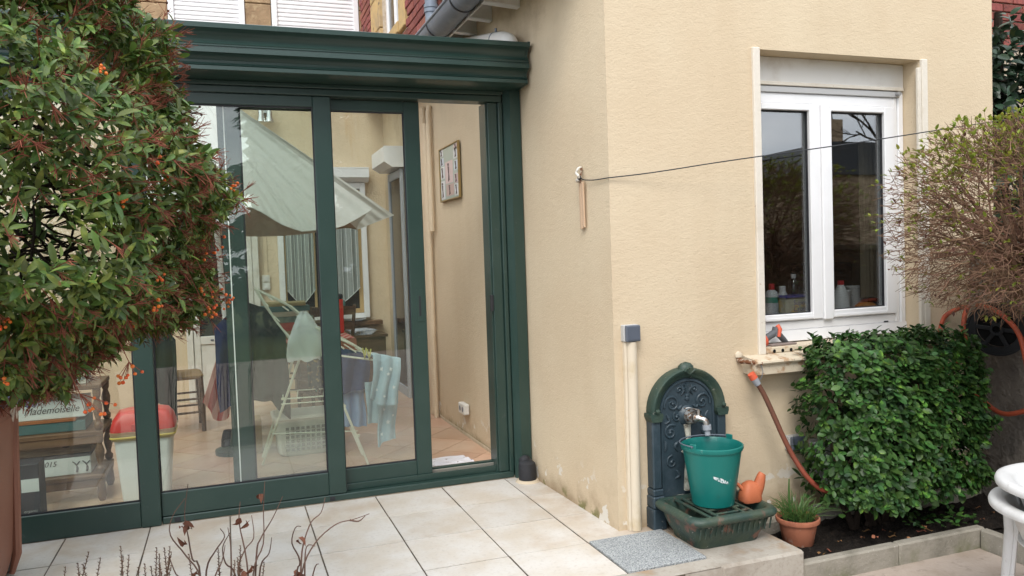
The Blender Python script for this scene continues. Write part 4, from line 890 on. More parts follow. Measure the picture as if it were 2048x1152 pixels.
MB().box(4.5865, 4.630, A-.016, A+.004, .84, 2.408, b=.004).build('trim_board', M['trim'], tr)
MB().box(4.560, 4.5863, A-.012, A+.008, .85, 2.36, b=.004).build('trim_return', M['trim'], tr)
wsl = empty('window_sill', 'worn cream painted sill projecting below the kitchen window', 'sill', (4.0, -1.2, .72))
MB().prism([(A-.001, .815), (A-.095, .803), (A-.118, .795), (A-.121, .786), (A-.115, .778), (A-.10, .774), (A-.10, .724), (A-.001, .724)][::-1], 3.352, 3.66, 'x').build('sill_block', M['sill'], wsl)
MB().prism([(A-.001, .818), (A-.06, .812), (A-.075, .803), (A-.07, .79), (A-.001, .76)][::-1], 3.662, 4.70, 'x').build('sill_block', M['sill'], wsl)
lg = MB().box(3.4915, 4.585, A-.009, YF-.004, .816, .847, b=.004).build('hollow_ledge', M['sill'], wsl)
for k in range(5):
    x = 3.545+k*.054
    MB().tube([(x, A-.0088, .826), (x, A-.0100, .826)], .0095, 12).build('hole', M['darkgap'], lg)
rust = mat('rusty_iron', (.16, .065, .03), .8, .3, .3, layers=[dict(s=60, lo=.5, hi=.6, c=(.45, .38, .3), d=3)])
hk = empty('rusty_hook', 'rusty wall hook beside the sill end holding the hose', 'hook', (3.34, -1.17, .79))
MB().tube(catmull([(3.325, A+.005, .80), (3.32, A-.035, .792), (3.345, A-.085, .79), (3.385, A-.12, .784)], 4), [.014]*5+[.011]*5+[.008]*3, 8).build('hook', rust, hk, smooth=True)
MB().lathe([(.006, -.016), (.022, -.012), (.024, .004), (.012, .018), (.003, .02)], (3.325, A-.004, .822), 10, 1, .6).build('mortar_lump', M['sill'], hk, smooth=True)
MB().tube(catmull([(3.375, A-.115, .785), (3.385, A-.12, .74), (3.36, A-.118, .70), (3.33, A-.115, .735)], 4), .0018, 5).build('wire_loop', M['zinc'], hk)
orange = mat('orange_plastic', (.62, .11, .055), .45, .4); grey_p = mat('grey_plastic', (.11, .115, .125), .5, .4); lgrey = mat('light_grey_plastic', (.30, .32, .35), .5, .4)
sg = empty('spray_gun', 'grey and orange hose spray gun lying on the window ledge', 'spray gun', (3.58, -1.08, .848))
MB().tube([(3.478, -1.082, .872), (3.50, -1.082, .876), (3.525, -1.082, .882)], [.028, .036, .034], 18).build('nozzle_ring', orange, sg, smooth=True)
MB().tube([(3.466, -1.082, .868), (3.4775, -1.082, .8715)], [.024, .032], 18).build('nozzle_face', M['black'], sg, smooth=True)
MB().tube(catmull([(3.526, -1.082, .883), (3.565, -1.08, .903), (3.60, -1.078, .917)], 3), [.019]*4+[.020]*3, 14).build('barrel', grey_p, sg, smooth=True)
MB().tube([(3.598, -1.078, .897), (3.608, -1.078, .945)], [.024, .022], 14).build('head', grey_p, sg, smooth=True)
MB().tube([(3.603, -1.100, .895), (3.612, -1.100, .935), (3.607, -1.085, .953)], [.010, .012, .014], 10).build('trigger', orange, sg, smooth=True)
MB().tube([(3.62, -1.07, .91), (3.665, -1.065, .87), (3.69, -1.06, .856)], [.018, .016, .009], 10).build('handle', grey_p, sg, smooth=True)
wdp = MB().obox((3.63, -1.09, .853), (.085, .022, .005), Matrix.Rotation(R_(3), 3, 'Z'), .002).build('flat_stick', mat('grey_stick', (.24, .19, .17), .8), None); add_tag(wdp, 'flat grey stick lying beside the spray gun on the ledge', 'stick')

# ------------------------------------------------------------------ things on the kitchen sill
ws = MB().box(3.50, 4.58, -.935, -.60, .955, .985, b=.003).build('worktop', mat('worktop', (.20, .17, .15), .4)); add_tag(ws, 'dark kitchen worktop just behind the window panes', 'worktop')
KZ = .9855
def bottle(label, x, y, prof, mt, cap, capm, extra=None):
    b = empty('bottle', label, 'bottle', (x, y, KZ))
    MB().lathe(prof, (x, y, KZ), 20).build('body', mt, b, smooth=True)
    MB().lathe(cap, (x, y, KZ), 16).build('cap', capm, b, smooth=True)
    if extra: MB().lathe(extra[0], (x, y, KZ), 20, cap=False).build('paper_label', extra[1], b, smooth=True)
    return b
wpl = mat('white_bottle_plastic', (.70, .71, .72), .35, .5); redcap = mat('red_cap', (.60, .04, .05), .4); clearp = glass('clear_plastic', (.82, .86, .88), .09)
bottle('white bottle with pink cap and green label behind the window', 3.766, -.84, [(.03, 0), (.036, .006), (.036, .115), (.030, .135), (.016, .146)], wpl, [(.017, .1465), (.017, .178), (.013, .181)], redcap, ([(.0366, .012), (.0366, .070), (.0366, .074), (.0366, .105)], mat('label_green', (.05, .30, .22), .5, layers=[dict(s=1, lo=.0, hi=.01, c=(.55, .58, .62), z=(KZ+.070, KZ+.074))])))
bottle('white conical bottle with red cap behind the window', 4.262, -.84, [(.045, 0), (.052, .008), (.050, .04), (.032, .12), (.018, .152)], wpl, [(.019, .1525), (.018, .174), (.014, .177)], redcap)
bottle('small clear bottle with white cap behind the detergent tub', 4.003, -.74, [(.034, 0), (.036, .01), (.036, .09), (.030, .12), (.036, .14), (.028, .18), (.013, .20)], clearp, [(.015, .2005), (.015, .224), (.011, .226)], M['white'])
bottle('short white capped bottle behind the detergent tub', 3.93, -.73, [(.03, 0), (.033, .008), (.033, .10), (.018, .125)], wpl, [(.019, .1255), (.019, .155), (.015, .157)], M['white'])
dt = empty('detergent_tub', 'yellow detergent tub with a blue lid lettered Super Croix', 'tub', (3.93, -.85, KZ))
MB().box(3.818, 4.036, -.90, -.80, KZ, 1.082, b=.008).build('tub', mat('tub_print', (.48, .46, .34), .45, .4, layers=[dict(s=14, lo=.5, hi=.62, c=(.62, .42, .10), d=3), dict(s=20, lo=.56, hi=.66, c=(.30, .38, .24), d=3)]), dt)
MB().box(3.812, 4.042, -.906, -.794, 1.0825, 1.095, b=.004).build('lid', mat('blue_lid', (.03, .045, .30), .4), dt)
bt = mat('blue_print', (.02, .03, .22), .6)
text_part('lettering', 'Super', bt, dt, (3.866, -.9015, 1.041), .040, sx=1.0, shear=.1); text_part('lettering', 'Croix', bt, dt, (3.866, -.9015, 1.006), .040, sx=1.0, shear=.1)
MB().tube([(3.955, -.901, 1.022), (3.985, -.901, 1.030)], [.016, .013], 12, flat=.15).build('tablet_print', redcap, dt); MB().tube([(3.965, -.9025, 1.040), (3.99, -.9025, 1.045)], [.012, .010], 12, flat=.15).build('tablet_print', mat('cyan_print', (.08, .25, .45), .5), dt)
br = MB().lathe([(.02, 0), (.05, .008), (.055, .022), (.035, .038), (.004, .043)], (4.43, -.86, KZ), 18, 1.3, .9).build('bread_roll', mat('baked_crust', (.55, .22, .06), .6, layers=[dict(s=30, lo=.5, hi=.7, c=(.65, .36, .12))]), smooth=True); add_tag(br, 'golden bread roll on the worktop behind the window', 'bread')
for k, (x, y, r, lab) in enumerate(((4.40, -.70, .055, 'small white bucket behind the conical bottle'), (4.54, -.68, .07, 'wider pale bucket at the far end of the worktop'))):
    b_ = empty('worktop_bucket', lab, 'bucket', (x, y, KZ))
    MB().lathe([(r*.75, 0), (r, .10+.02*k), (r*1.05, .102+.02*k), (r*1.05, .11+.02*k), (r*.95, .11+.02*k), (r*.72, .006)], (x, y, KZ), 20).build('body', wpl, b_, smooth=True)
    MB().tube([(x-r*math.cos(R_(t)), y-r*.9*math.sin(R_(t))*.6, KZ+.10-.05*math.sin(R_(t))) for t in range(0, 181, 15)], .002, 5).build('bail', M['zinc'], b_)
tvb = MB().obox((4.55, -.35, 1.14), (.16, .12, .12), Matrix.Rotation(R_(12), 3, 'Z'), .006).build('dark_appliance', M['black']); add_tag(tvb, 'dark boxy appliance at the back of the kitchen worktop', 'appliance')
MB().box(3.3, 4.9, -.59, .0, .955, 1.019, b=.003).build('counter', mat('counter_dark', (.10, .085, .075), .5), ws)
cur = MB().grid(lambda u, v: (4.45+.12*u, -.80+.015*math.sin(u*25), 2.3-1.25*v), 30, 2, .003).build('curtain', mat('beige_curtain', (.20, .17, .12), .9, .1), smooth=True); add_tag(cur, 'beige curtain gathered at the side of the kitchen window', 'curtain')

# ------------------------------------------------------------------ conduit and sockets on the wall
cn = empty('cable_conduit', 'cream cable conduit running down the wall at the house corner', 'conduit', (2.68, A, 0))
cm = mat('cream_plastic', (.62, .54, .42), .5, .35, layers=[dict(s=9, lo=.5, hi=.8, c=(.54, .44, .29), d=5)])
MB().prism([(2.650, A+.003), (2.650, A-.022), (2.661, A-.026), (2.661, A+.003)], .002, .936).build('backing_strip', cm, cn)
MB().prism([(2.6625+.027+.027*math.cos(R_(a)), A-.018+.030*math.sin(R_(a))) for a in range(180, 361, 15)]+[(2.7165, A+.003), (2.6625, A+.003)], .002, .936).build('duct', cm, cn, smooth=True)
def sockbox(nm, lab, x0, x1, z0, z1, d=.052):
    e = empty(nm, lab, 'socket', ((x0+x1)/2, A, z0))
    MB().box(x0, x1, A-d*.62, A+.004, z0, z1, b=.004).build('housing', mat(nm+'_light', (.46, .46, .45), .5, .4), e)
    MB().box(x0+.004, x1, A-d, A-d*.625, z0+.001, z1-.001, b=.006).build('cover', mat(nm+'_cover', (.10, .115, .145), .5, .4), e)
    MB().box(x0+.012, x1-.010, A-d-.0022, A-d-.0003, z0+.010, z1-.008, b=.001).build('flap', mat(nm+'_flap', (.085, .10, .13), .45, .4), e)
sockbox('wall_switch', 'grey weatherproof switch box on top of the cream conduit', 2.645, 2.727, .938, 1.020)
sockbox('outdoor_socket', 'grey weatherproof socket on the wall behind the hose', 3.606, 3.70, .290, .368, .06)
vt = empty('wall_vent', 'white ribbed air vent low on the wall beside the hedge', 'vent', (3.80, A, .09))
MB().box(3.765, 3.90, A-.012, A+.003, .08, .33, b=.003).build('frame', M['pvc_old'], vt)
for k in range(9): MB().obox((3.83, A-.016, .10+k*.026), (.058, .008, .003), Matrix.Rotation(R_(25), 3, 'X'), .001).build('slat', M['white'], vt)
# hook and wooden batten on the side wall, clothes line
xb = lambda y: 2.5715+.0335*(-y/1.127)
wh = empty('line_hook', 'white painted metal hook for the clothes line on the side wall', 'hook', (2.58, -.86, 1.76))
hkm = mat('white_hook', (.72, .70, .65), .5, layers=[dict(s=70, lo=.6, hi=.66, c=(.2, .1, .05))])
MB().tube(catmull([(2.59, -.845, 1.82), (2.565, -.862, 1.812), (2.56, -.85, 1.79), (2.552, -.885, 1.778), (2.56, -.88, 1.765)], 4), .0065, 8).build('hook', hkm, wh, smooth=True)
MB().tube(catmull([(2.59, -.84, 1.75), (2.565, -.845, 1.752), (2.56, -.87, 1.757)], 4), .008, 8).build('eye', hkm, wh, smooth=True)
MB().tube([(2.585, -.857, 1.815), (2.575, -.862, 1.74)], .006, 8).build('screw', rust, wh, smooth=True)
wbt = empty('wooden_batten', 'pair of bare wooden strips hanging below the line hook', 'batten', (2.58, -.86, 1.5))
wd = mat('raw_wood', (.58, .42, .29), .8, .2, layers=[dict(s=8, lo=.4, hi=.7, c=(.50, .35, .235), st=(3, 3, .3))])
for y, t in ((-.880, .004), (-.852, -.002)):
    MB().bar((2.579, y, 1.745), (2.583, y+.004, 1.505+t), .022, .010, .002, up=(1, 0, 0)).build('strip', wd, wbt)
cable = mat('black_cable', (.03, .032, .036), .5)
cl = MB().tube(catmull([(2.570, -.868, 1.768), (2.578, -.90, 1.752), (2.588, -1.0, 1.741), (2.598, -1.128, 1.738), (2.615, -1.140, 1.739), (2.75, -1.155, 1.752), (2.9, -1.18, 1.770), (3.236, -1.235, 1.815), (3.9, -1.34, 1.895), (4.5, -1.43, 1.975), (4.925, -1.49, 2.03), (5.4, -1.57, 2.09)], 6), .0030, 6).build('clothes_line', cable, smooth=True)
add_tag(cl, 'thin black line stretched from the side wall hook across the window', 'clothes line')
lp = MB().tube([(5.42, -1.575, -.215), (5.42, -1.575, 2.2)], .025, 10).build('line_post', M['zinc'], smooth=True); add_tag(lp, 'thin grey metal post beyond the garden wall holding the clothes line', 'post')
MB().lathe([(.003, -.014), (.010, -.008), (.011, .006), (.004, .014)], (2.567, -.868, 1.765), 8).build('knot', cable, cl, smooth=True)

# ------------------------------------------------------------------ cast iron wall fountain
iron_b = mat('blue_black_iron', (.028, .047, .060), .42, .45, layers=[dict(s=10, lo=.45, hi=.75, c=(.045, .065, .082), d=6), dict(s=26, lo=.62, hi=.68, c=(.30, .28, .25), d=5, z=(.0, .22)), dict(s=12, lo=.58, hi=.66, c=(.16, .07, .035), z=(-.02, .12))], bump=[(60, H3, .002)])
iron_g = mat('green_bronze_iron', (.026, .052, .042), .48, .45, layers=[dict(s=8, lo=.42, hi=.72, c=(.055, .075, .048), d=6), dict(s=14, lo=.56, hi=.66, c=(.17, .085, .06), d=5, z=(.10, .20)), dict(s=40, lo=.66, hi=.7, c=(.30, .28, .25), d=4, a=.7)], bump=[(70, H3, .002)])
limes = mat('limescale', (.46, .45, .38), .7, .3, layers=[dict(s=30, lo=.45, hi=.65, c=(.15, .13, .10), d=5)], bump=[(60, H3, .004)])
fn = empty('wall_fountain', 'cast iron wall fountain with arched back panel and green basin', 'fountain', (2.985, A, 0))
FX = 2.985
def arch(w, zb, zs, n=22, k=1.0):
    return [(FX-w, zb), (FX+w, zb)]+[(FX+w*math.cos(math.pi*i/n), zs+w*k*math.sin(math.pi*i/n)) for i in range(n+1)]
MB().prism(arch(.198, .12, .575), A-.038, A+.002, 'y').build('back_panel', iron_b, fn)
def arch_path(w, zb, zs, y, n=20): return [(FX+w, y, zb)]+[(FX+w*math.cos(math.pi*i/n), y, zs+w*math.sin(math.pi*i/n)) for i in range(n+1)]+[(FX-w, y, zb)]
def sweep(pathw, prof_, zb, zs, n=26):
    """sweep an (radial, y) profile round an arch"""
    v = []; rings = []
    st = [('l', zb), ('l', zs)]+[('a', math.pi*i/n) for i in range(1, n)]+[('r', zs), ('r', zb)]
    for kind, t in st:
        for (dr, y) in prof_:
            w_ = pathw+dr
            v.append((FX-w_, y, t) if kind == 'l' else (FX+w_, y, t) if kind == 'r' else (FX-w_*math.cos(t), y, zs+w_*math.sin(t)))
    m_ = len(prof_); N_ = len(st)
    f = [(i*m_+k, i*m_+(k+1) % m_, (i+1)*m_+(k+1) % m_, (i+1)*m_+k) for i in range(N_-1) for k in range(m_)]
    f += [tuple(range(m_)), tuple((N_-1)*m_+k for k in range(m_))[::-1]]
    return MB().add(v, f)
sweep(.178, [(-.018, A-.036), (-.015, A-.046), (-.006, A-.050), (.004, A-.054), (.016, A-.068), (.028, A-.070), (.034, A-.060), (.034, A+.002), (-.018, A+.002)], .575, .575).build('arch_moulding', iron_g, fn, smooth=True, ang=50)
sweep(.150, [(-.008, A-.037), (-.004, A-.046), (.004, A-.046), (.008, A-.037)], .10, .575).build('inner_bead', iron_b, fn, smooth=True, ang=50)
for sx in (-1, 1):
    x = FX+sx*.190
    MB().box(x-.024, x+.024, A-.062, A+.002, .20, .545, b=.006).build('pilaster', iron_b, fn)
    MB().prism([(x-.026, .535), (x+.026, .535), (x+.034, .556), (x+.034, .574), (x-.034, .574), (x-.034, .556)], A-.072, A+.002, 'y').build('capital', iron_g, fn)
    MB().box(x-.032, x+.032, A-.074, A+.002, .105, .165, b=.006).build('pilaster_base', iron_b, fn); MB().box(x-.028, x+.028, A-.068, A+.002, .1655, .1995, b=.005).build('pilaster_base', iron_b, fn)
    MB().box(x-.036, x+.036, A-.078, A+.002, .0, .1045, b=.005).build('plinth', iron_b, fn)
    MB().lathe([(.002, .014), (.010, .010), (.012, 0)], (x, A-.076, .590), 10, M=Matrix.Rotation(R_(90), 3, 'X')).build('boss', iron_g, fn, smooth=True)
MB().lathe([(.036, .0), (.034, .02), (.022, .034), (.004, .04)], (FX, A-.034, .775), 14, 1.2, .9).build('crest', iron_g, fn, smooth=True)
for a in (-50, -25, 0, 25, 50): MB().tube([(FX, A-.070, .757), (FX+.034*math.sin(R_(a)), A-.074, .757+.034*math.cos(R_(a)))], [.004, .008], 7).build('shell_rib', iron_g, fn, smooth=True)
def spiral(cx, cz, r0, turns, a0, sg_, th0=.006):
    P = []; n = int(turns*16)
    for i in range(n+1):
        t = i/n; a = a0+sg_*turns*2*math.pi*t; r = r0*(1-t*.88); P.append((cx+r*math.cos(a), A-.041, cz+r*math.sin(a)))
    return P, [th0*(1-.45*i/n) for i in range(n+1)]
orn = []
for sx in (-1, 1):
    for (cx, cz, r0, tn, a0, sg_, th) in ((.088, .610, .046, 1.5, -.3, 1, .0065), (.098, .470, .040, 1.4, 2.2, -1, .006), (.060, .545, .026, 1.2, 1.0, -1, .005), (.095, .32, .034, 1.2, 1.6, -1, .005), (.045, .675, .022, 1.1, 3.6, -1, .005)):
        P, T_ = spiral(cx, cz, r0, tn, a0, sg_, th)
        P = [(FX+sx*p[0], p[1], p[2]) for p in P]
        MB().tube(P, T_, 7).build('scroll', iron_b, fn, smooth=True)
        e = P[-1]; MB().lathe([(.002, .008), (.007, .005), (.009, 0)], (e[0], e[1], e[2]), 8, M=Matrix.Rotation(R_(90), 3, 'X')).build('bud', iron_b, fn, smooth=True)
    for (p0, p1, p2) in (((.03, .60), (.05, .585), (.065, .605)), ((.12, .56), (.105, .53), (.13, .515)), ((.055, .42), (.075, .40), (.06, .37)), ((.13, .43), (.128, .40), (.135, .375)), ((.03, .70), (.02, .675), (.035, .65)), ((.07, .275), (.055, .25), (.08, .235))):
        MB().tube(catmull([(FX+sx*p[0], A-.040, p[1]) for p in (p0, p1, p2)], 4), [.004, .006, .008, .009, .009, .008, .006, .004, .002], 7).build('leaf_relief', iron_b, fn, smooth=True)
for a in (-60, -30, 0, 30, 60): MB().tube([(FX, A-.040, .655), (FX+.022*math.sin(R_(a)), A-.046, .665+.045*math.cos(R_(a)))], [.004, .009], 7).build('palmette', iron_b, fn, smooth=True)
for z in (.632, .648): MB().lathe([(.002, .012), (.010, .008), (.013, 0)], (FX, A-.038, z), 10, M=Matrix.Rotation(R_(90), 3, 'X')).build('bead', iron_b, fn, smooth=True)
MB().lathe([(.002, .030), (.030, .026), (.042, .010), (.052, .004), (.054, 0)], (FX, A-.037, .545), 24, M=Matrix.Rotation(R_(90), 3, 'X')).build('rosette', iron_b, fn, smooth=True)
MB().tube([(FX-.005, A-.044, .505), (FX-.004, A-.05, .44), (FX-.006, A-.046, .39), (FX-.005, A-.05, .34), (FX-.010, A-.046, .28), (FX-.01, A-.044, .17)], [.020, .014, .010, .018, .016, .022], 9, flat=.7).build('limescale_streak', limes, fn, smooth=True)
for sx in (-1, 1): MB().tube(catmull([(FX-.005, A-.050, .375), (FX-.005+sx*.02, A-.052, .36), (FX-.005+sx*.038, A-.050, .372)], 3), .005, 6).build('limescale_scroll', limes, fn, smooth=True)
MB().lathe([(.02, .03), (.05, .02), (.06, .0)][::-1], (FX-.06, A-.06, .125), 12, 1.4, .5).build('limescale_crust', limes, fn, smooth=True)
MB().box(FX-.158, FX+.158, A-.070, A-.0385, .085, .150, b=.012).build('panel_foot', iron_b, fn)
BC = (FX, -1.388, 0)
loft([(.168, .118, .05, .0), (.175, .125, .05, .012), (.178, .128, .05, .03), (.195, .150, .06, .06), (.205, .160, .06, .09), (.212, .170, .06, .12), (.228, .188, .06, .126), (.236, .196, .06, .138), (.236, .196, .06, .150), (.226, .186, .06, .162), (.206, .166, .06, .164), (.198, .158, .055, .155), (.18, .14, .05, .06), (.12, .09, .04, .045)], BC).build('basin', iron_g, fn, smooth=True, ang=50)
for k in range(14):
    x = FX-.19+k*.0292; MB().tube([(x, BC[1]-.158, .065), (x, BC[1]-.172, .118)], .004, 5).build('basin_rib', iron_g, fn)
for x in (-.125, -.085, .055, .10): MB().box(FX+x-.008, FX+x+.008, BC[1]-.150, BC[1]+.150, .1495, .1595, b=.002).build('grate_bar', iron_g, fn)
for k in range(5):
    y = BC[1]-.12+k*.06; MB().box(FX+.064, FX+.091, y-.007, y+.007, .150, .1585, b=.002).build('grate_bar', iron_g, fn)
    MB().box(FX-.076, FX+.046, y-.007, y+.007, .150, .1585, b=.002).build('grate_bar', iron_g, fn)
tap = empty('water_tap', 'worn chrome tap with a grey hose connector on the fountain', 'tap', (FX, A-.08, .5))
steel = mat('worn_chrome', (.55, .54, .52), .28, .5, .9, layers=[dict(s=60, lo=.5, hi=.6, c=(.24, .14, .08), d=4)])
MB().tube([(FX, A-.066, .548), (FX+.004, A-.10, .546)], [.040, .030], 18).build('flange', steel, tap, smooth=True)
MB().tube(catmull([(FX+.004, A-.10, .546), (FX+.022, A-.125, .542), (FX+.036, A-.142, .533), (FX+.040, A-.148, .508)], 4), [.020, .02, .019, .018, .017, .016, .016, .015, .015, .014, .014, .013, .013], 14).build('spout', steel, tap, smooth=True)
MB().tube([(FX+.040, A-.148, .514), (FX+.041, A-.150, .490)], .021, 14).build('connector_ring', lgrey, tap, smooth=True)
MB().tube([(FX+.041, A-.150, .4895), (FX+.042, A-.152, .464)], [.013, .014], 12).build('connector_end', lgrey, tap, smooth=True)
MB().tube([(FX+.016, A-.115, .555), (FX+.016, A-.117, .585)], .008, 10).build('stem', steel, tap, smooth=True)
MB().tube(catmull([(FX+.018, A-.117, .585), (FX-.01, A-.115, .592), (FX-.035, A-.112, .600), (FX-.06, A-.11, .598)], 4), .006, 8, flat=.6).build('lever', steel, tap, smooth=True)
# bucket
bk = empty('green_bucket', 'large teal green bucket standing on the fountain grate', 'bucket', (3.0, -1.385, .161))
teal = mat('teal_plastic', (.005, .128, .112), .38, .42, layers=[dict(s=3, lo=.4, hi=.7, c=(.007, .15, .13)), dict(s=50, lo=.66, hi=.72, c=(.10, .24, .21), st=(1, 1, .3), a=.5), dict(s=14, lo=.55, hi=.75, c=(.02, .10, .085), z=(.16, .30), a=.8)])
bz = .1615; BX, BY = 2.985, -1.375
MB().lathe([(.094, .0), (.099, .003), (.100, .010), (.138, .262), (.144, .264), (.147, .272), (.146, .284), (.140, .287), (.136, .282), (.132, .260), (.096, .012), (.02, .010)], (BX, BY, bz), 44).build('body', teal, bk, smooth=True, ang=50)
for a in (200, 20):
    ca, sa = math.cos(R_(a)), math.sin(R_(a)); MB().bar((BX+.142*ca, BY+.142*sa, bz+.272), (BX+.142*ca, BY+.142*sa, bz+.307), .034, .010, .004, up=(ca, sa, 0)).build('lug', teal, bk)
    MB().tube([(BX+.140*ca, BY+.140*sa, bz+.295), (BX+.156*ca, BY+.156*sa, bz+.295)], .004, 8).build('pin', M['zinc'], bk)
bail = [(BX+.150*math.cos(R_(a)), BY+.155*math.sin(R_(a)), bz+.297-.006*math.sin(R_(a-20))) for a in range(20, 201, 10)]
MB().tube(bail, .0032, 7).build('bail', M['zinc'], bk, smooth=True)
wlab = mat('torn_label', (.62, .68, .70), .7, .2, layers=[dict(s=60, lo=.5, hi=.56, c=(.03, .16, .14), st=(3, 3, 1), d=4)])
def lab(u, v):
    a = R_(-88-34*u); z = .125+.03*u+.022*(v-.5)*(1-.5*abs(2*u-1)); r = .100+(z-.01)*.1508+.0012
    return (BX+r*math.cos(a), BY+r*math.sin(a), bz+z)
MB().grid(lambda u, v: lab(1-u, v), 14, 4).build('torn_label', wlab, bk, smooth=True)
# little watering can
wc = empty('watering_can', 'small orange watering can lying in the fountain basin', 'watering can', (3.15, -1.33, .16))
terra = mat('orange_terracotta_plastic', (.46, .135, .06), .55, .3, layers=[dict(s=25, lo=.5, hi=.75, c=(.36, .11, .055), d=5)])
WCX, WCY = 3.155, -1.43
wz = .161
loft([(.050, .036, .025, 0), (.056, .04, .03, .01), (.050, .038, .03, .05), (.035, .028, .02, .085), (.015, .012, .01, .098)], (WCX, WCY, wz), (True, True)).build('body', terra, wc, smooth=True, ang=60)
MB().tube(catmull([(WCX+.025, WCY-.005, wz+.03), (WCX+.045, WCY-.01, wz+.075), (WCX+.058, WCY-.012, wz+.115), (WCX+.066, WCY-.012, wz+.128)], 3), [.034, .033, .031, .029, .027, .025, .023, .021, .020, .020], 12, flat=.8).build('spout', terra, wc, smooth=True)
MB().tube([(WCX-.028, WCY, wz+.05), (WCX-.06, WCY+.005, wz+.085), (WCX-.085, WCY+.01, wz+.105)], [.012, .009, .007], 10).build('handle', terra, wc, smooth=True)
# terracotta pot with chives
po = empty('flower_pot', 'terracotta pot standing in the soil beside the platform', 'pot', (3.46, -1.40, -.1))
PX, PY = 3.445, -1.415
MB().lathe([(.070, -.095), (.072, -.093), (.092, .015), (.104, .017), (.107, .03), (.105, .038), (.098, .040), (.094, .030), (.088, .012), (.02, .010)], (PX, PY, 0), 30).build('pot', mat('terracotta', (.40, .15, .085), .75, .25, layers=[dict(s=14, lo=.45, hi=.7, c=(.30, .11, .065), d=6), dict(s=20, lo=.6, hi=.7, c=(.45, .33, .26), a=.6)], bump=[(60, H3, .001)]), po, smooth=True, ang=50)
MB().lathe([(.089, .018), (.05, .024), (.004, .026)], (PX, PY, 0), 16, cap=False).build('soil', M['soil'], po, smooth=True)
chv = empty('chive_plant', 'green tufts of chives growing in the terracotta pot', 'plant', (PX, PY, .025))
gr = mat('chive_green', (.075, .15, .035), .5, .4, rand=.35, hue=.03, trans=.2)
for k in range(170):
    a = rnd.uniform(0, 6.283); r = .07*math.sqrt(rnd.random()); lean = rnd.uniform(.02, .10)+(.06 if k % 7 == 0 else 0); hgt = rnd.uniform(.06, .15)
    x, y = PX+r*math.cos(a), PY+r*math.sin(a); a2 = a+rnd.uniform(-.8, .8)
    P = [(x+lean*t**2*math.cos(a2), y+lean*t**2*math.sin(a2), .022+hgt*(t-.28*t**3*(lean/.1))) for t in (0, .35, .7, 1)]
    MB().tube(P, [.0022, .002, .0015, .0004], 4, caps=False).build('blade', gr, chv)
MB().tube([(PX-.03, PY+.02, .02), (PX-.032, PY+.022, .17), (PX-.03, PY+.022, .225)], [.006, .005, .003], 6).build('cane', gr, chv)
# garden hose hanging on the hook
hsm = mat('brown_red_hose', (.15, .065, .042), .6, .3, layers=[dict(s=1.0, lo=.0, hi=.01, c=(.27, .058, .033), z=(.1, .55)), dict(s=20, lo=.5, hi=.75, c=(.10, .06, .045), a=.5)])
hz = empty('garden_hose', 'worn red garden hose hanging from the rusty hook into the hedge', 'hose', (3.5, -1.25, .1))
MB().tube(catmull([(3.352, -1.245, .685), (3.39, -1.25, .62), (3.435, -1.265, .51), (3.475, -1.285, .40), (3.515, -1.31, .30), (3.56, -1.345, .21), (3.62, -1.37, .145), (3.72, -1.38, .10), (3.85, -1.36, .02)], 6), .0130, 12).build('hose', hsm, hz, smooth=True)
MB().tube([(3.318, -1.238, .738), (3.334, -1.242, .712)], [.019, .021], 14).build('coupling', orange, hz, smooth=True)
MB().tube([(3.334, -1.242, .7115), (3.354, -1.246, .681)], [.020, .017], 14).build('coupling_collar', lgrey, hz, smooth=True)

# ------------------------------------------------------------------ boundary wall, reel, neighbour
stw = mat('old_cement', (.20, .175, .145), .95, .1, layers=[dict(s=4, lo=.4, hi=.7, c=(.13, .115, .10), d=7), dict(s=6, lo=.55, hi=.68, c=(.30, .25, .19), d=6), dict(s=11, lo=.6, hi=.7, c=(.07, .065, .05), d=5)], bump=[(12, H3, .02), (50, H3, .008)])
sw_ = empty('boundary_wall', 'old grey cement garden wall behind the bare shrub', 'wall', (5.0, -2.4, -.2))
MB().grid(lambda u, v: (5.12+.012*math.sin(9*u+3)*math.sin(11*v)+rnd.uniform(-.004, .004), -4.6+3.47*u, -.2+1.53*v), 70, 30, .18).build('wall_face', stw, sw_, smooth=True, ang=80)
MB().box(4.92, 5.16, -4.6, -1.13, 1.335, 1.375, b=.01).build('coping', M['kerb'], sw_)
rl = empty('hose_reel', 'black plastic hose reel fixed on the garden wall', 'hose reel', (4.85, -1.43, .75))
RA = Matrix.Rotation(R_(-12), 3, 'Y') @ Matrix.Rotation(R_(20), 3, 'Z') @ Matrix.Rotation(R_(-90), 3, 'Y')
rc = Vector((4.80, -1.42, .885))
blk = mat('black_plastic', (.016, .017, .019), .5, .4)
def ring(r0, r1, z0, z1, n=36): return MB().lathe([(r0, z0), (r1, z0), (r1, z1), (r0, z1), (r0, z0)], rc, n, M=RA, cap=False)
ring(.105, .150, -.006, .010).build('flange', blk, rl, smooth=True); ring(.02, .034, -.006, .014).build('hub', blk, rl, smooth=True)
ring(.142, .152, -.008, .016).build('flange_rim', blk, rl, smooth=True)
for a in range(0, 360, 60):
    MB().bar(rc+RA @ Vector((.03*math.cos(R_(a+20)), .03*math.sin(R_(a+20)), .002)), rc+RA @ Vector((.110*math.cos(R_(a+20)), .110*math.sin(R_(a+20)), .002)), .022, .010, .002, up=RA @ Vector((0, 0, 1))).build('spoke', blk, rl)
MB().lathe([(.104, -.03), (.104, -.012), (.004, -.012)], rc, 28, M=RA).build('drum', M['darkgap'], rl, smooth=True)
MB().lathe([(.06, -.15), (.06, -.031)], rc, 16, M=RA).build('axle', blk, rl)
oh = mat('orange_hose', (.42, .085, .04), .5, .35, layers=[dict(s=15, lo=.45, hi=.75, c=(.26, .06, .035))])
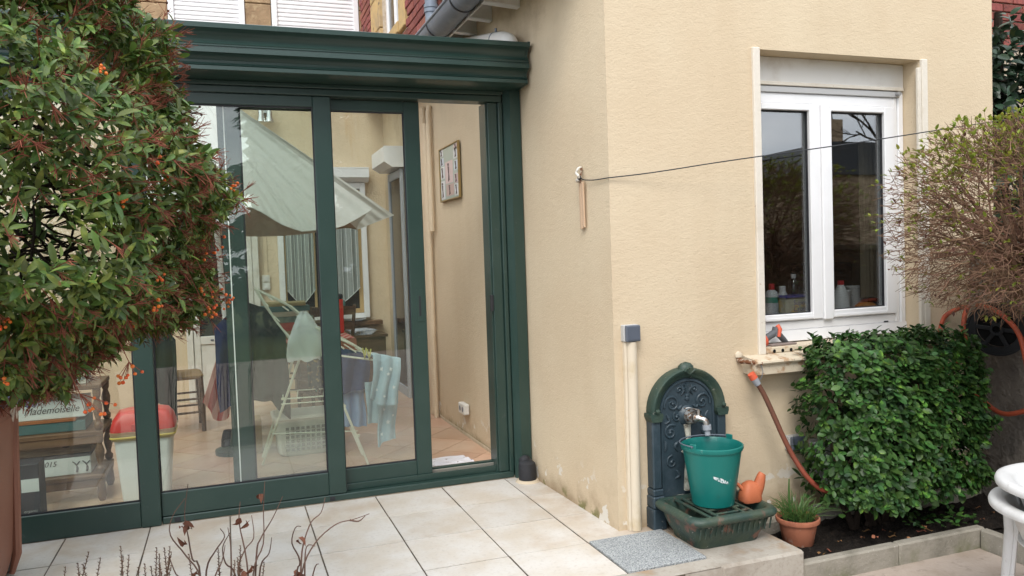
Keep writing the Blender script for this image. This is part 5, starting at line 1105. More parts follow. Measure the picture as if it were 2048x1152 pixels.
hr = empty('reel_hose', 'orange hose looped over the black reel on the garden wall', 'hose', (4.8, -1.3, .6))
for P in ([(4.80, -1.245, 1.0), (4.78, -1.19, .985), (4.74, -1.13, .93), (4.70, -1.135, .83), (4.70, -1.145, .70), (4.72, -1.2, .5)],
          [(4.77, -1.265, 1.0), (4.745, -1.265, .95), (4.73, -1.27, .86), (4.735, -1.29, .76), (4.75, -1.3, .6)],
          [(4.80, -1.255, .93), (4.775, -1.24, .86), (4.76, -1.22, .78), (4.76, -1.2, .65)],
          [(4.75, -1.34, 1.015), (4.74, -1.44, 1.00), (4.735, -1.53, .95), (4.74, -1.6, .86), (4.75, -1.63, .7)],
          [(4.84, -1.10, .60), (4.80, -1.35, .46), (4.78, -1.5, .43), (4.80, -1.7, .52)],
          [(4.76, -1.62, .72), (4.77, -1.64, .4), (4.76, -1.66, .1), (4.72, -1.6, -.06)]):
    MB().tube(catmull(P, 6), .0135, 10).build('loop', oh, hr, smooth=True)
nb = empty('neighbour_house', 'red brick neighbouring house partly hidden by evergreen leaves', 'building', (7.3, .6, 0))
MB().box(5.3, 9.5, .322, .6, -.2, 4.6).build('wall', M['mortar'], nb)
bm2 = MB().box(-.108, .108, -.0125, .0125, -.0305, .0305, b=.004); br2 = mesh('brick', bm2.v, bm2.f, M['brick'])
for r in range(12):
    for k in range(8): put('brick', br2, nb, (6.72+k*.227+(r % 2)*.113, .312+rnd.uniform(-.003, .003), 3.02+r*.0725))

# ------------------------------------------------------------------ brown bin at the left
wbn = empty('wheelie_bin', 'brown plastic wheelie bin standing before the conservatory glass', 'bin', (-.35, -.58, 0))
brn = mat('brown_bin_plastic', (.27, .125, .085), .5, .35, layers=[dict(s=3, lo=.4, hi=.75, c=(.22, .10, .065)), dict(s=30, lo=.6, hi=.8, c=(.32, .18, .13), a=.5)])
loft([(.195, .18, .03, .004), (.215, .20, .03, .07), (.225, .215, .04, .12), (.262, .262, .04, .74), (.264, .264, .04, .745), (.278, .278, .045, .75), (.280, .280, .045, .80), (.272, .272, .04, .805)], (-.352, -.66, 0), (True, True)).build('body', brn, wbn, smooth=True, ang=50)
for y in (-.86, -.46):
    MB().tube([(-.14, y, .01), (-.115, y, .10), (-.095, y, .78)], [.012, .02, .02], 8).build('rib', brn, wbn, smooth=True)
loft([(.282, .282, .05, .806), (.29, .29, .05, .815), (.29, .29, .05, .835), (.24, .24, .06, .862), (.1, .1, .05, .868)], (-.352, -.66, 0), (True, True)).build('lid', mat('dark_bin_lid', (.025, .028, .045), .5, .4), wbn, smooth=True, ang=50)
for s in (-1, 1):
    MB().tube([(-.352+s*.17-.025, -.40, .08), (-.352+s*.17+.025, -.40, .08)], .08, 20).build('wheel', M['black'], wbn, smooth=True)
bgd = MB().grid(lambda u, v: (-.55+.60*u, -.86+.42*v, .872+.030*math.sin(u*9+v*4)*math.sin(v*7)-.05*max(0, u-.82)/.18), 26, 18, .004).build('folded_sheeting', mat('slate_plastic_sheet', (.035, .045, .085), .4, .5, layers=[dict(s=20, lo=.55, hi=.7, c=(.16, .20, .32), d=4)]), smooth=True); add_tag(bgd, 'crumpled slate blue plastic sheeting on the brown bin lid', 'sheeting')
tpn = MB().grid(lambda u, v: (-.070+.004*math.sin(v*9), -.62+.10*u, .80-.075*v*(.7+.3*math.sin(9*u))), 10, 8, .002).build('torn_tape', mat('torn_paper', (.58, .50, .42), .8), smooth=True); add_tag(tpn, 'torn strip of pale paper tape on the bin rim', 'paper')

# ------------------------------------------------------------------ white plastic garden chairs, stacked
wch = mat('white_resin', (.60, .60, .595), .4, .45, layers=[dict(s=12, lo=.5, hi=.75, c=(.50, .50, .485), d=6), dict(s=40, lo=.62, hi=.7, c=(.45, .44, .42), a=.5)])
def resin_chair(label, x, y, z, rz):
    c = empty('plastic_chair', label, 'chair', (0, 0, 0), 'stacked plastic garden chairs')
    def hgt(a): return .555+.20*max(0, math.cos(a)-.45)**1.3/.55**1.3
    def ringp(a, r, dz): return Vector((r*math.sin(a), r*.94*math.cos(a), hgt(a)+dz))
    prof = [(.238, -.034), (.246, -.012), (.258, -.003), (.275, .002), (.292, .002), (.305, -.004), (.310, -.016), (.308, -.028)]
    def rim(u, v):
        t = v*(len(prof)-1); i = min(int(t), len(prof)-2); f_ = t-i
        return ringp(R_(-180+360*u), prof[i][0]*(1-f_)+prof[i+1][0]*f_, prof[i][1]*(1-f_)+prof[i+1][1]*f_)
    MB().grid(rim, 72, 14, .004).build('arm_rim', wch, c, smooth=True, ang=80)
    def wall(u, v):
        a = R_(-180+360*u); r = .249-.055*v; return Vector((r*math.sin(a), r*.94*math.cos(a), (hgt(a)-.02)*(1-v)+.40*v))
    MB().grid(wall, 56, 8, .005).build('shell', wch, c, smooth=True, ang=80)
    def seat(u, v):
        a = 2*math.pi*u; r = .205*v; return Vector((r*math.sin(a), r*.97*math.cos(a), .40-.014*(1-v*v)))
    MB().grid(seat, 40, 6, .006).build('seat', wch, c, smooth=True, ang=70)
    for ax, ay in ((-.235, -.12), (.235, -.12), (-.19, .20), (.19, .20)):
        MB().tube([(ax*1.05, ay*1.02, .535), (ax*1.0, ay, .38), (ax*1.12, ay*1.15, 0)], [.026, .026, .019], 10, flat=.6).build('leg', wch, c, smooth=True)
    c.location = (x, y, z); c.rotation_euler = (0, 0, rz); return c
resin_chair('lower white resin garden chair in the stack of two', 3.735, -2.605, -.156, R_(-110))
resin_chair('upper white resin garden chair in the stack of two', 3.745, -2.625, -.072, R_(-110))
# ------------------------------------------------------------------ foliage tools
def leaf_geo(L, Wd, fold=.25, curl=.2, n=4, tip=.6, blunt=.75):
    """a leaf along +Y from the origin, blade facing +Z"""
    v = [(0, 0, 0)]; f = []
    for i in range(1, n):
        t = i/n; w = Wd*.5*max(0, math.sin(math.pi*min(1, t**tip)))**blunt; z = -curl*L*t*t
        v += [(-w, L*t, z+fold*w), (0, L*t, z), (w, L*t, z+fold*w)]
    v.append((0, L, -curl*L))
    f += [(0, 2, 1), (0, 3, 2)]
    for i in range(n-2):
        a = 1+3*i; f += [(a, a+1, a+4, a+3), (a+1, a+2, a+5, a+4)]
    e = len(v)-1; a = 1+3*(n-2); f += [(a, a+1, e), (a+1, a+2, e)]
    return v, f
def frame(d, up, roll=0.0):
    d = Vector(d).normalized(); up = Vector(up)
    x = d.cross(up)
    if x.length < 1e-4: x = d.cross(Vector((1, 0, 0)))
    x.normalize(); z = x.cross(d)
    M3 = Matrix((x, d, z)).transposed()
    return M3 @ Matrix.Rotation(roll, 3, 'Y')
class Foliage:
    def __init__(s): s.items = []
    def add(s, p, M3, sc_, k): s.items.append((Vector(p), M3, sc_, k))
    def emit(s, parent, geos, mt, n_single=300, name='leaf', rest='foliage', key=None):
        meshes = [mesh(name, g_[0], g_[1], mt, True, 80) for g_ in geos]
        it = sorted(s.items, key=key or (lambda q: (q[0]-CAM).length))
        for (p, M3, c, k) in it[:n_single]:
            o = bpy.data.objects.new(name, meshes[k]); COL.objects.link(o); o.parent = parent
            o.matrix_local = Matrix.Translation(p-ORG[parent.name]) @ M3.to_4x4() @ Matrix.Scale(c, 4)
        mb = MB(); V = mb.v; F = mb.f
        for (p, M3, c, k) in it[n_single:]:
            n = len(V); g_ = geos[k]
            for q in g_[0]:
                w_ = p + (M3 @ Vector(q))*c; V.append((w_.x, w_.y, w_.z))
            F.extend(tuple(i+n for i in q) for q in g_[1])
        if V: mb.build(rest, mt, parent, smooth=True, ang=80, kind='stuff')
def onsphere():
    z = rnd.uniform(-1, 1); a = rnd.uniform(0, 2*math.pi); r = math.sqrt(1-z*z); return Vector((r*math.cos(a), r*math.sin(a), z))
def seg_dist(p, a, b):
    ab = b-a; t = max(0, min(1, (p-a).dot(ab)/ab.length_squared)); return (p-a-ab*t).length

# ------------------------------------------------------------------ firethorn shrub with orange berries
py = empty('firethorn_shrub', 'big evergreen firethorn shrub with orange berries at the terrace edge', 'shrub', (-.05, -2.1, -.16))
bark = mat('dark_bark', (.030, .022, .017), .9, .1, bump=[(40, H3, .004)])
MB().tube(catmull([(-.05, -2.1, -.16), (-.03, -2.12, .4), (-.08, -2.08, .9), (-.02, -2.1, 1.5), (0, -2.1, 1.9)], 4), [.065-.0022*i for i in range(17)], 10).build('trunk', bark, py, smooth=True)
CC = Vector((-.04, -2.12, 1.62))
def crown(d):
    """radius of the clipped crown along a direction"""
    e = 2.6; ax = (.85, .86, (.95 if d.z > 0 else .53))
    r = (abs(d.x/ax[0])**e+abs(d.y/ax[1])**e+abs(d.z/ax[2])**e)**(-1/e)
    zz = CC.z+d.z*r; tp_ = max(0, min(1, (zz-1.55)/.6)); r *= 1-.20*tp_*(1-abs(d.z)**3)
    return r*(1+.06*math.sin(7*d.x+3*d.z)*math.cos(6*d.y+2)+.04*math.sin(15*d.z+9*d.x)+.025*math.sin(27*d.x-19*d.z+8*d.y))
gA, gB = Vector((.84, -4.4, 1.38)), Vector((.40, -1.2, 1.42))       # an open gap in the crown
gA = Vector((.52, -2.95, 1.44)); gB = Vector((.33, -1.2, 1.52))
br_ = MB(); tw = MB()
for i in range(70):
    d = onsphere(); d.y = -abs(d.y) if rnd.random() < .6 else d.y
    e = CC+d*crown(d)*rnd.uniform(.75, .95); s0 = Vector((-.04, -2.1, rnd.uniform(1.0, 1.75)))
    mid = s0.lerp(e, .5)+Vector((rnd.uniform(-.1, .1), rnd.uniform(-.1, .1), rnd.uniform(.0, .12)))
    br_.tube(catmull([s0, mid, e], 4), [.010, .009, .008, .007, .006, .005, .004, .003, .002], 5)
for i in range(260):                                                # dense dark twigs, most of them round the gap
    c = gA.lerp(gB, rnd.random())+Vector((rnd.gauss(0, .16), rnd.gauss(0, .16), rnd.gauss(0, .13)))
    d = Vector((rnd.gauss(.4, .7), rnd.gauss(-.1, .6), rnd.gauss(.0, .35))).normalized()*rnd.uniform(.05, .15)
    if (c-CC).length > .62 or c.y > -1.6: continue
    br_.tube([c-d, c+Vector((rnd.uniform(-.02, .02), 0, rnd.uniform(-.03, .03))), c+d], [.0035, .003, .0015], 4, caps=False)
br_.build('branches', bark, py, kind='stuff')
leafm = mat('firethorn_leaf', (.102, .160, .036), .40, .38, layers=[dict(s=24, lo=.50, hi=.68, c=(.215, .275, .052)), dict(s=9, lo=.58, hi=.72, c=(.075, .118, .034)), dict(s=31, lo=.66, hi=.72, c=(.26, .13, .05), a=.7)], rand=.50, hue=.035, trans=.18, island=True)
lg_ = [leaf_geo(.048, .0150, .35, .12, 6, 1.0, .55), leaf_geo(.056, .0165, .3, .28, 6, 1.05, .55), leaf_geo(.040, .0140, .55, .55, 5, 1.0, .55), leaf_geo(.030, .0115, .3, .1, 4, 1.0, .55)]
stalk = mat('red_brown_stalk', (.21, .070, .045), .8, .15, rand=.3, island=True)
berry_m = mat('orange_berry', (.62, .12, .015), .3, .5, rand=.25, hue=.012); dried_m = mat('dried_berry', (.06, .022, .014), .7, .2)
bmv = MB().lathe([(.0008, -.0038), (.0030, -.0028), (.0042, 0), (.0034, .0026), (.0012, .0034)], (0, 0, 0), 8); bme = mesh('berry', bmv.v, bmv.f, berry_m, True, 80); dme = mesh('dried_berry', bmv.v, bmv.f, dried_m, True, 80)
fol = Foliage(); stk = MB(); nber = 0; ndr = 0
for i in range(19000):
    d = onsphere()
    if d.y > .5 or (d.x < -.35 and rnd.random() < .8): continue
    depth = 1-abs(rnd.gauss(0, .05)); p = CC+d*crown(d)*depth
    if p.x < -.45: continue
    nrm = Vector((d.x/.8, d.y/.8, d.z/.8)).normalized()
    gd = seg_dist(p, gA, gB)
    if gd < .07+.04*math.sin(i*1.7): continue
    if p.z < 1.07 and rnd.random() < .6: continue
    if rnd.random() < .10 : continue
    twd = (nrm+Vector((rnd.gauss(0, .5), rnd.gauss(0, .5), rnd.gauss(.25, .45)))).normalized()
    kind = rnd.random()
    n = rnd.randint(5, 9)
    for k in range(n):
        t = k/n; a = k*2.4+rnd.random(); side = frame(twd, (0, 0, 1)) @ Vector((math.cos(a), 0, math.sin(a)))
        ld = (twd*rnd.uniform(.35, .9)+side*rnd.uniform(.5, 1.0)+Vector((0, 0, -.08))).normalized()
        lp = p+twd*(t*.045-.02)
        fol.add(lp, frame(ld, nrm+Vector((0, 0, .7))+Vector((rnd.gauss(0, .35), rnd.gauss(0, .35), 0)), rnd.gauss(0, .3)), rnd.uniform(.46, .94), rnd.choice((0, 0, 1, 2, 2, 3)))
    if kind < .40:                                                  # spent flower stalks, some still carrying berries
        base = p+nrm*.012; sd_ = (nrm*.8+Vector((rnd.gauss(0, .5), rnd.gauss(0, .5), rnd.gauss(.0, .4)))).normalized()
        m = base+sd_*rnd.uniform(.03, .05); stk.tube([base-sd_*.02, m], [.0012, .0010], 3, caps=False)
        tips = []
        for q in range(rnd.randint(5, 9)):
            e = m+(sd_+onsphere()*.85).normalized()*rnd.uniform(.014, .030); stk.tube([m-sd_*rnd.uniform(0, .02), e], [.0009, .0006], 3, caps=False); tips.append(e)
        vis = d.y < .2 and p.x > -.2
        if vis and kind < .030 and nber < 235:
            for e in tips: put('berry', bme, py, e, (rnd.uniform(0, 3), rnd.uniform(0, 3), 0), (rnd.uniform(.8, 1.15),)*3); nber += 1
        elif vis and kind > .31 and ndr < 180:
            for e in tips[:2]: put('dried_berry', dme, py, e, (rnd.uniform(0, 3), 0, 0), (.85,)*3); ndr += 1
for c in ((.80, -2.28, 1.30), (.81, -2.22, 1.42), (.70, -2.62, 1.60), (.78, -2.2, 1.25), (.52, -2.55, 1.06), (.81, -2.15, 1.56), (.62, -2.5, 1.12)):     # heavy bunches along the outer edge
    c = Vector(c)
    for k in range(9):
        e = c+Vector((rnd.gauss(0, .018), rnd.gauss(0, .018), rnd.gauss(0, .014))); put('berry', bme, py, e, (rnd.uniform(0, 3), rnd.uniform(0, 3), 0), (rnd.uniform(.9, 1.25),)*3)
        stk.tube([c+Vector((-.05, .02, .13)), c+Vector((-.012, .004, .035)), e], [.0015, .0012, .0007], 3, caps=False)
stk.build('flower_stalks', stalk, py, kind='stuff')
for i in range(5200):                                               # inner, shaded leaves
    d = onsphere(); p = CC+d*crown(d)*rnd.uniform(.45, .9)
    if seg_dist(p, gA, gB) < .06: continue
    fol.add(p, frame(onsphere(), (0, 0, 1), rnd.uniform(-1, 1)), rnd.uniform(.8, 1.3), rnd.choice((0, 2)))
fol.emit(py, lg_, leafm, 300)

# ------------------------------------------------------------------ clipped evergreen hedge bush under the window
hg = empty('clipped_bush', 'dense clipped evergreen bush growing below the kitchen window', 'bush', (4.02, -1.42, -.1))
hl = mat('glossy_dark_leaf', (.040, .096, .022), .42, .30, layers=[dict(s=16, lo=.56, hi=.66, c=(.115, .23, .036)), dict(s=10, lo=.5, hi=.7, c=(.024, .056, .024))], rand=.5, hue=.02, trans=.12, island=True)
hgeo = [leaf_geo(.050, .029, .25, .12, 5, 1.0, .7), leaf_geo(.042, .026, .3, .2, 5, .95, .7), leaf_geo(.056, .031, .2, .05, 5, 1.05, .7)]
HC, HH = Vector((4.075, -1.395, .425)), Vector((.50, .22, .45))
fol = Foliage()
hst = MB()
for k in range(16):
    x = 4.02+rnd.uniform(-.2, .2); hst.tube(catmull([(x, -1.36, -.1), (x+rnd.uniform(-.15, .15), -1.38, .2), (x+rnd.uniform(-.4, .4), -1.38+rnd.uniform(-.1, .1), .65)], 4), [.014, .013, .012, .011, .010, .009, .008, .006, .004], 6)
hst.build('stems', bark, hg, kind='stuff')
def superq(d, H, e=5.5): return (abs(d.x/H.x)**e+abs(d.y/H.y)**e+abs(d.z/H.z)**e)**(-1/e)
for i in range(2100):
    q = Vector((rnd.uniform(-1, 1), rnd.uniform(-1, 1), rnd.uniform(-1, 1)))
    face = rnd.random()
    if face < .52: q.y = -1
    elif face < .70: q.z = 1
    elif face < .82: q.x = -1
    elif face < .92: q.x = 1
    else: q.z = -1
    d = Vector((q.x*HH.x, q.y*HH.y, q.z*HH.z)).normalized()
    r = superq(d, HH)*(1+.05*math.sin(9*d.x+11*d.z)+.04*math.sin(21*d.z+5*d.x*3))*(1-abs(rnd.gauss(0, .05)))
    p = HC+d*r
    if p.z < .04+.06*abs(math.sin(p.x*9)) : continue
    p.x += (.5-p.z)*(-.06 if d.x > 0 else .20*max(0, -d.x)) if p.z < .5 else 0
    nrm = Vector((d.x/HH.x**2, d.y/HH.y**2, d.z/HH.z**2)).normalized()
    twd = (nrm+Vector((rnd.gauss(0, .35), rnd.gauss(0, .35), .55))).normalized()
    for k in range(rnd.randint(4, 6)):
        a = k*2.4+rnd.random(); side = frame(twd, (0, 0, 1)) @ Vector((math.cos(a), 0, math.sin(a)))
        ld = (twd*rnd.uniform(.1, .7)+side).normalized()
        fol.add(p+twd*(.008*k-.015), frame(ld, nrm*.8+Vector((0, 0, .8)), rnd.gauss(0, .3)), rnd.choice((rnd.uniform(.40, .7), rnd.uniform(.6, 1.08))), rnd.randrange(3))
for i in range(1500):
    p = HC+Vector((rnd.uniform(-.9, .9)*HH.x, rnd.uniform(-.85, .9)*HH.y, rnd.uniform(-.85, .9)*HH.z)); fol.add(p, frame(onsphere(), (0, 0, 1)), rnd.uniform(.9, 1.3), rnd.randrange(3))
for i in range(26):                                                 # loose shoots at the corner by the sill and on top
    c = Vector((3.47+rnd.uniform(-.02, .04), -1.5, rnd.choice((.62, .66, .82, .84)))) if i < 7 else Vector((rnd.uniform(3.6, 4.5), rnd.uniform(-1.5, -1.3), .88))
    for k in range(6):
        a = k*2.4; fol.add(c+Vector((0, 0, .008*k)), frame((math.cos(a)*.8, math.sin(a)*.8, .65), (0, 0, 1)), rnd.uniform(.6, .95), rnd.randrange(3))
fol.emit(hg, hgeo, hl, 300, key=lambda q: q[0].y+.3*abs(q[0].z-.6)+rnd.uniform(0, .1))
# small ivy seedlings at the foot of the wall
iv = empty('ivy_seedlings', 'low green ivy creeping over the soil by the kerb corner', 'ivy', (4.3, -1.58, -.1))
fol = Foliage()
for k in range(90): fol.add((4.06+rnd.random()*.36, -1.61+rnd.random()*.2, -.085+rnd.uniform(0, .05)), frame((rnd.gauss(0, 1), rnd.gauss(0, 1), .3), (0, -.3, 1)), rnd.uniform(.5, .8), rnd.randrange(3))
fol.emit(iv, hgeo, hl, 90)

# ------------------------------------------------------------------ bare clipped shrub with young leaves, in front of the garden wall
bs = empty('budding_shrub', 'leafless brown twiggy shrub with a few young yellow green leaves', 'shrub', (4.45, -2.0, -.108))
twm = mat('red_brown_twig', (.185, .110, .072), .85, .15, rand=.4, hue=.015, island=True)
BC_ = Vector((4.40, -1.90, 1.47)); BR = Vector((.68, .50, .47))
MB().tube(catmull([(4.47, -1.95, -.12), (4.45, -1.93, .5), (4.42, -1.92, 1.0), (4.36, -1.92, 1.35)], 4), [.034-.0012*i for i in range(13)], 10).build('trunk', twm, bs, smooth=True)
tb_ = MB(); fol = Foliage(); yl = mat('young_leaf', (.25, .29, .045), .5, .35, rand=.3, hue=.03, trans=.3, island=True)
dl = mat('withered_leaf', (.10, .05, .04), .8, .15, rand=.4)
yg = [leaf_geo(.024, .013, .3, .1, 4, .9), leaf_geo(.031, .015, .25, .2, 4, .9)]
fol2 = Foliage()
for i in range(150):
    d = onsphere(); e = BC_+Vector((d.x*BR.x, d.y*BR.y, d.z*BR.z))*rnd.uniform(.6, .9); s0 = Vector((4.38, -1.92, rnd.uniform(1.05, 1.4)))
    kk = 2.4 if i < 26 else 1.5 if i < 60 else 1.0
    tb_.tube(catmull([s0, s0.lerp(e, .5)+Vector((rnd.gauss(0, .05), rnd.gauss(0, .05), rnd.gauss(0, .05))), e], 3), [q_*kk for q_ in (.005, .0045, .004, .0035, .003, .0025, .0015)], 5, caps=False)
for i in range(10500):
    d = onsphere()
    if d.y > .5 and rnd.random() < .5: continue
    e4 = 2.5; r = (abs(d.x)**e4+abs(d.y)**e4+abs(d.z)**e4)**(-1/e4)*rnd.uniform(.45, 1.0)**.7
    p = BC_+Vector((d.x*BR.x, d.y*BR.y, d.z*BR.z))*r
    g_ = Vector((d.x*.9, d.y*.6, d.z*.45)).normalized()
    t = (g_+Vector((rnd.gauss(0, .6), rnd.gauss(0, .6), rnd.gauss(.05, .35)))).normalized(); L = rnd.uniform(.025, .065)
    q = p+t*L+Vector((0, 0, rnd.gauss(0, .006)))
    tb_.tube([p-t*L*.5, p+Vector((rnd.gauss(0, .004), 0, rnd.gauss(0, .006))), q], [.0020, .0016, .0009], 3, caps=False)
    if rnd.random() < (.42 if p.z > 1.66 else .17 if p.z > 1.45 else .05):
        for k in range(rnd.randint(3, 5)):
            a = k*2.1; fol.add(q, frame(t+Vector((math.cos(a), math.sin(a), .5))*.8, (0, 0, 1)), rnd.uniform(.6, 1.15), rnd.randrange(2))
    elif rnd.random() < .07: fol2.add(q, frame(onsphere(), (0, 0, 1)), rnd.uniform(.6, 1.0), rnd.randrange(2))
tb_.build('twigs', twm, bs, kind='stuff')
fol.emit(bs, yg, yl, 300); fol2.emit(bs, yg, dl, 0, rest='withered_leaves')

# ------------------------------------------------------------------ evergreen climber on the neighbour's corner
ev = empty('laurel_tree', 'dark large leaved evergreen rising past the end of the cream wall', 'tree', (5.75, -.72, -.2))
MB().tube(catmull([(5.9, -.6, -.215), (5.88, -.62, 1.2), (5.8, -.65, 2.2), (5.8, -.65, 2.9)], 4), [.06-.003*i for i in range(13)], 8).build('trunk', bark, ev, smooth=True)
lm = mat('laurel_leaf', (.030, .060, .034), .34, .5, rand=.4, hue=.015, trans=.1, island=True, layers=[dict(s=7, lo=.6, hi=.7, c=(.10, .13, .03), a=.6)])
lgeo = [leaf_geo(.10, .055, .2, .15, 5, .9), leaf_geo(.085, .042, .3, .25, 5, .9)]
fol = Foliage()
for i in range(2600):
    p = Vector((rnd.uniform(5.40, 6.3), rnd.uniform(-.95, -.55), rnd.uniform(1.2, 2.86-.2*rnd.random())))
    if p.x < 5.45+.06*math.sin(p.z*17): continue
    t = Vector((rnd.gauss(-.1, .6), rnd.gauss(-.8, .5), rnd.gauss(-.1, .5)))
    fol.add(p, frame(t, (0, -.6, 1), rnd.gauss(0, .4)), rnd.uniform(.7, 1.2), rnd.randrange(2))
fol.emit(ev, lgeo, lm, 220)

# ------------------------------------------------------------------ dry plants in the front bed
fb = MB().grid(lambda u, v: (-1.2+3.0*u, -3.1+1.36*v, -.13+.02*math.sin(11*u)*math.sin(7*v)+rnd.uniform(-.006, .006)), 40, 20).build('front_bed_soil', M['soil']); struct(fb)
dpm = mat('dry_stem', (.13, .080, .062), .85, .15, rand=.3); dlf = mat('dry_curled_leaf', (.17, .075, .05), .85, .1, rand=.4)
import itertools
def dry(label, x, y, stems):
    e = empty('dry_shrub', label, 'shrub', (x, y, -.13))
    for P in stems:
        n = len(catmull(P, 4)); MB().tube(catmull(P, 4), [.0032-.0022*i/(n-1) for i in range(n)], 5).build('stem', dpm, e, smooth=True)
    return e
YD = -2.3
def D(pts, y=YD, j=.0): return [(x, y+j*i, z) for i, (x, z) in enumerate(pts)]
e1 = dry('leafless dry shrub with curled brown leaves nearest the brown bin', .70, YD, [
    D([(.73, -.13), (.725, .3), (.735, .52), (.70, .60), (.665, .66), (.672, .71), (.705, .755)]), D([(.73, -.13), (.735, .5), (.715, .58), (.707, .64), (.70, .70), (.712, .78)], j=.01),
    D([(.74, .40), (.75, .55), (.775, .60), (.80, .635), (.79, .66)]), D([(.72, .35), (.70, .52), (.675, .56), (.66, .62)], j=-.01), D([(.75, .3), (.765, .5), (.79, .56), (.80, .60)], j=.012)])
e2 = dry('leafless dry shrub with a tall forked stem in the front bed', .88, YD+.03, [
    D([(.86, -.13), (.865, .3), (.87, .52), (.90, .60), (.905, .70), (.912, .775)]), D([(.86, .3), (.88, .56), (.895, .61), (.93, .66), (.96, .715)], j=.01), D([(.85, -.1), (.845, .45), (.83, .54), (.85, .60), (.875, .635), (.872, .70)], j=-.01),
    D([(.84, .3), (.825, .52), (.80, .57), (.795, .62), (.815, .66)], j=-.012), D([(.875, .4), (.89, .53), (.915, .56), (.925, .60)], j=.015), D([(.86, .35), (.855, .55), (.84, .66), (.845, .72)], j=.008), D([(.80, -.1), (.805, .4), (.815, .58), (.81, .66)])])
e3 = dry('leafless dry shrub with a long arching side stem in the front bed', 1.02, YD, [
    D([(.985, -.13), (.99, .35), (1.0, .50), (1.04, .58), (1.10, .625), (1.15, .632), (1.197, .642)]), D([(.99, .4), (1.0, .52), (1.01, .575), (1.035, .63), (1.065, .65), (1.08, .69)], j=.012), D([(.97, -.1), (.98, .45), (.995, .54), (.975, .60), (.985, .645), (1.0, .65)], j=-.01),
    D([(1.0, .3), (1.01, .5), (1.02, .56), (1.045, .55)], j=.02), D([(.99, .3), (1.03, .50), (1.045, .53)], j=-.015), D([(1.14, .632), (1.165, .625), (1.185, .638)])])
cg = [leaf_geo(.030, .016, .9, .5, 4, .8), leaf_geo(.024, .014, 1.1, .8, 4, .8)]
for e, pts in ((e1, ((.695, .685), (.71, .68), (.70, .63), (.725, .55), (.74, .52), (.735, .50), (.76, .50))), (e2, ((.845, .68), (.862, .665), (.865, .545), (.845, .535), (.83, .51), (.90, .74), (.87, .50))), (e3, ((.995, .60), (.985, .51), (1.0, .50), (.99, .49)))):
    fol = Foliage()
    for (x, z) in pts:
        for k in range(2): fol.add((x, YD+rnd.uniform(-.01, .01), z), frame((rnd.gauss(0, .5), rnd.gauss(0, .5), rnd.gauss(-.6, .4)), (0, -1, .3), rnd.uniform(-1, 1)), rnd.uniform(.7, 1.1), rnd.randrange(2))
    fol.emit(e, cg, dlf, 20, name='curled_leaf')
he = mat('dry_heather', (.115, .070, .048), .9, .1, rand=.4, island=True)
hth = empty('heather_plant', 'low dry heather with upright brown spikes in the front bed', 'heather', (.5, -2.32, -.13))
for k in range(46):
    x = rnd.uniform(.36, .66) if k < 34 else rnd.uniform(.60, .92); y = rnd.uniform(-2.42, -2.24); top = .565+rnd.uniform(-.02, .085)-(.02 if k > 33 else 0)+(.25*(-2.3-y))*.0; a = rnd.gauss(.06, .12)
    mb = MB(); mb.tube([(x-a*.2, y, -.13), (x, y, top-.12), (x+a*.12, y, top)], [.002, .0018, .0008], 4, caps=False)
    for q in range(34):
        t = q/34; z = top-.12+.12*t; an = q*2.4; l = .008*(1-.5*t); cx = x+a*.12*t
        mb.tube([(cx, y, z), (cx+l*math.cos(an), y+l*math.sin(an), z+.004)], [.0014, .0006], 3, caps=False)
    mb.build('spike', he, hth)

# ------------------------------------------------------------------ the garden behind the photographer (seen in the panes)
tg = mat('conifer_green', (.018, .034, .016), .8, .2, rand=.4, island=True)
bgeo = [leaf_geo(.36, .17, .2, .2, 3, .8), leaf_geo(.28, .15, .3, .3, 3, .8)]
def bigtree(label, x, y, h, r, z0, n, cone=True, name='fir_tree'):
    e = empty(name, label, 'tree', (x, y, -.215))
    MB().tube([(x, y, -.215), (x, y, h*.5), (x, y, h*.95)], [.16, .10, .03], 8).build('trunk', bark, e, smooth=True)
    f_ = Foliage()
    for k in range(n):
        t = rnd.random()**(1.25 if cone else .8); z = z0+(h-z0)*t; rr = r*((1-t)**.9+.03 if cone else math.sqrt(max(0, 1-(2*t-1)**2))+.05)*(.75+.35*math.sin(t*37))*math.sqrt(rnd.uniform(.25, 1)); a = rnd.uniform(0, 6.283)
        f_.add((x+rr*math.cos(a), y+rr*math.sin(a), z), frame((math.cos(a), math.sin(a), rnd.gauss(-.25, .3)), (0, 0, 1), rnd.gauss(0, .4)), rnd.uniform(.8, 1.5), rnd.randrange(2))
    for k in range(n//6):
        t = rnd.random(); z = z0+(h-z0)*.92*t; rr = .62*r*((1-t)**.9 if cone else math.sqrt(max(0, 1-(2*t-1)**2)))*math.sqrt(rnd.random()); a = rnd.uniform(0, 6.283)
        f_.add((x+rr*math.cos(a), y+rr*math.sin(a), z), frame((math.cos(a+1.5), math.sin(a+1.5), rnd.gauss(0, .5)), (0, 1, .3), rnd.gauss(0, .5)), rnd.uniform(2.4, 3.2), rnd.randrange(2))
    f_.emit(e, bgeo, tg, 0, rest='crown')
bigtree('tall dark fir behind the photographer, only mirrored in the door panes', 2.4, -15.5, 8.6, 1.7, .4, 5200)
bigtree('broad dark evergreen mirrored in the narrow door pane', 4.9, -15.0, 9.4, 2.3, .2, 6500, False, 'evergreen_tree')
bigtree('second broad evergreen mirrored near the open doorway', 7.8, -15.6, 9.0, 2.4, .2, 6500, False, 'evergreen_tree')
bigtree('dark bushy evergreen mirrored at the edge of the kitchen window', 11.0, -12.4, 3.2, .95, .2, 1300, False, 'evergreen_tree')
hd = empty('far_hedge', 'dark garden hedge mirrored low in the door panes', 'hedge', (1, -14, -.2))
fol = Foliage()
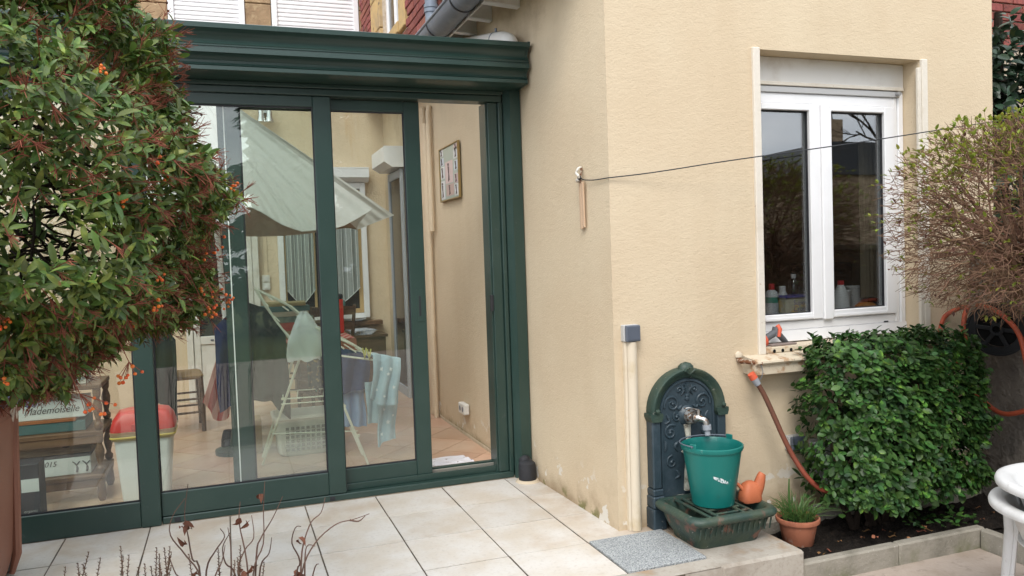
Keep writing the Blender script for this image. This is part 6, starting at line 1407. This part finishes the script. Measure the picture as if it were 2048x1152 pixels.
for k in range(3600): fol.add((rnd.uniform(-9, 10.2), -13.6+rnd.uniform(-.5, .3), -.2+rnd.random()*2.3), frame((rnd.gauss(0, .6), 1, rnd.gauss(.2, .5)), (0, 0, 1), rnd.gauss(0, .5)), rnd.uniform(.7, 1.2), rnd.randrange(2))
fol.emit(hd, bgeo, tg, 0, rest='leaf_mass')
sth = empty('stone_house', 'brown stone house with slate roof and chimney mirrored in the kitchen window', 'building', (16.5, -14, -.2))
rub = mat('rubble_stone', (.42, .31, .21), .9, .15, layers=[dict(s=4, lo=.4, hi=.65, c=(.28, .20, .135), st=(1, 1, 2.2), d=5)], bump=[(6, (1, 1, 2), .05)])
MB().box(13.1, 22, -16, -12.0, -.2, 2.97).build('wall', rub, sth)
slt = mat('slate_roof', (.045, .05, .058), .6, .3)
MB().prism([(13.0, 2.972), (22.2, 2.972), (22.2, 3.72), (13.95, 3.72)], -16.2, -11.9, 'y').build('roof', slt, sth)
ck = MB().box(14.05, 14.62, -12.9, -12.3, 3.2, 4.3).build('chimney', rub, sth)
MB().lathe([(.12, 4.301), (.10, 4.62)], (14.25, -12.6, 0), 10).build('chimney_pot', slt, ck); MB().lathe([(.10, 4.301), (.09, 4.5)], (14.47, -12.6, 0), 10).build('chimney_pot', slt, ck)
fw_ = MB().box(10.4, 22, -9.6, -9.45, -.2, 1.25).build('garden_fence', mat('dark_boards', (.05, .04, .032), .8)); add_tag(fw_, 'dark low garden fence mirrored in the kitchen window', 'fence')
bt_ = empty('bare_tree', 'bare tree whose branches are mirrored in the kitchen window', 'tree', (13.6, -9.9, -.215))
mb = MB()
def grow(p, d, L, r, lev):
    q = p+d*L; mb.tube([p, p.lerp(q, .5)+Vector((rnd.gauss(0, .03), rnd.gauss(0, .03), rnd.gauss(0, .03)))*L, q], [r, r*.85, r*.65], 5, caps=False)
    if lev == 0: return
    for k in range(3): grow(p.lerp(q, rnd.uniform(.55, 1)), (d+onsphere()*.75+Vector((0, 0, .12))).normalized(), L*rnd.uniform(.55, .8), r*.6, lev-1)
grow(Vector((13.6, -9.9, -.215)), Vector((.05, 0, 1)), 2.0, .10, 5)
mb.build('branches', bark, bt_)
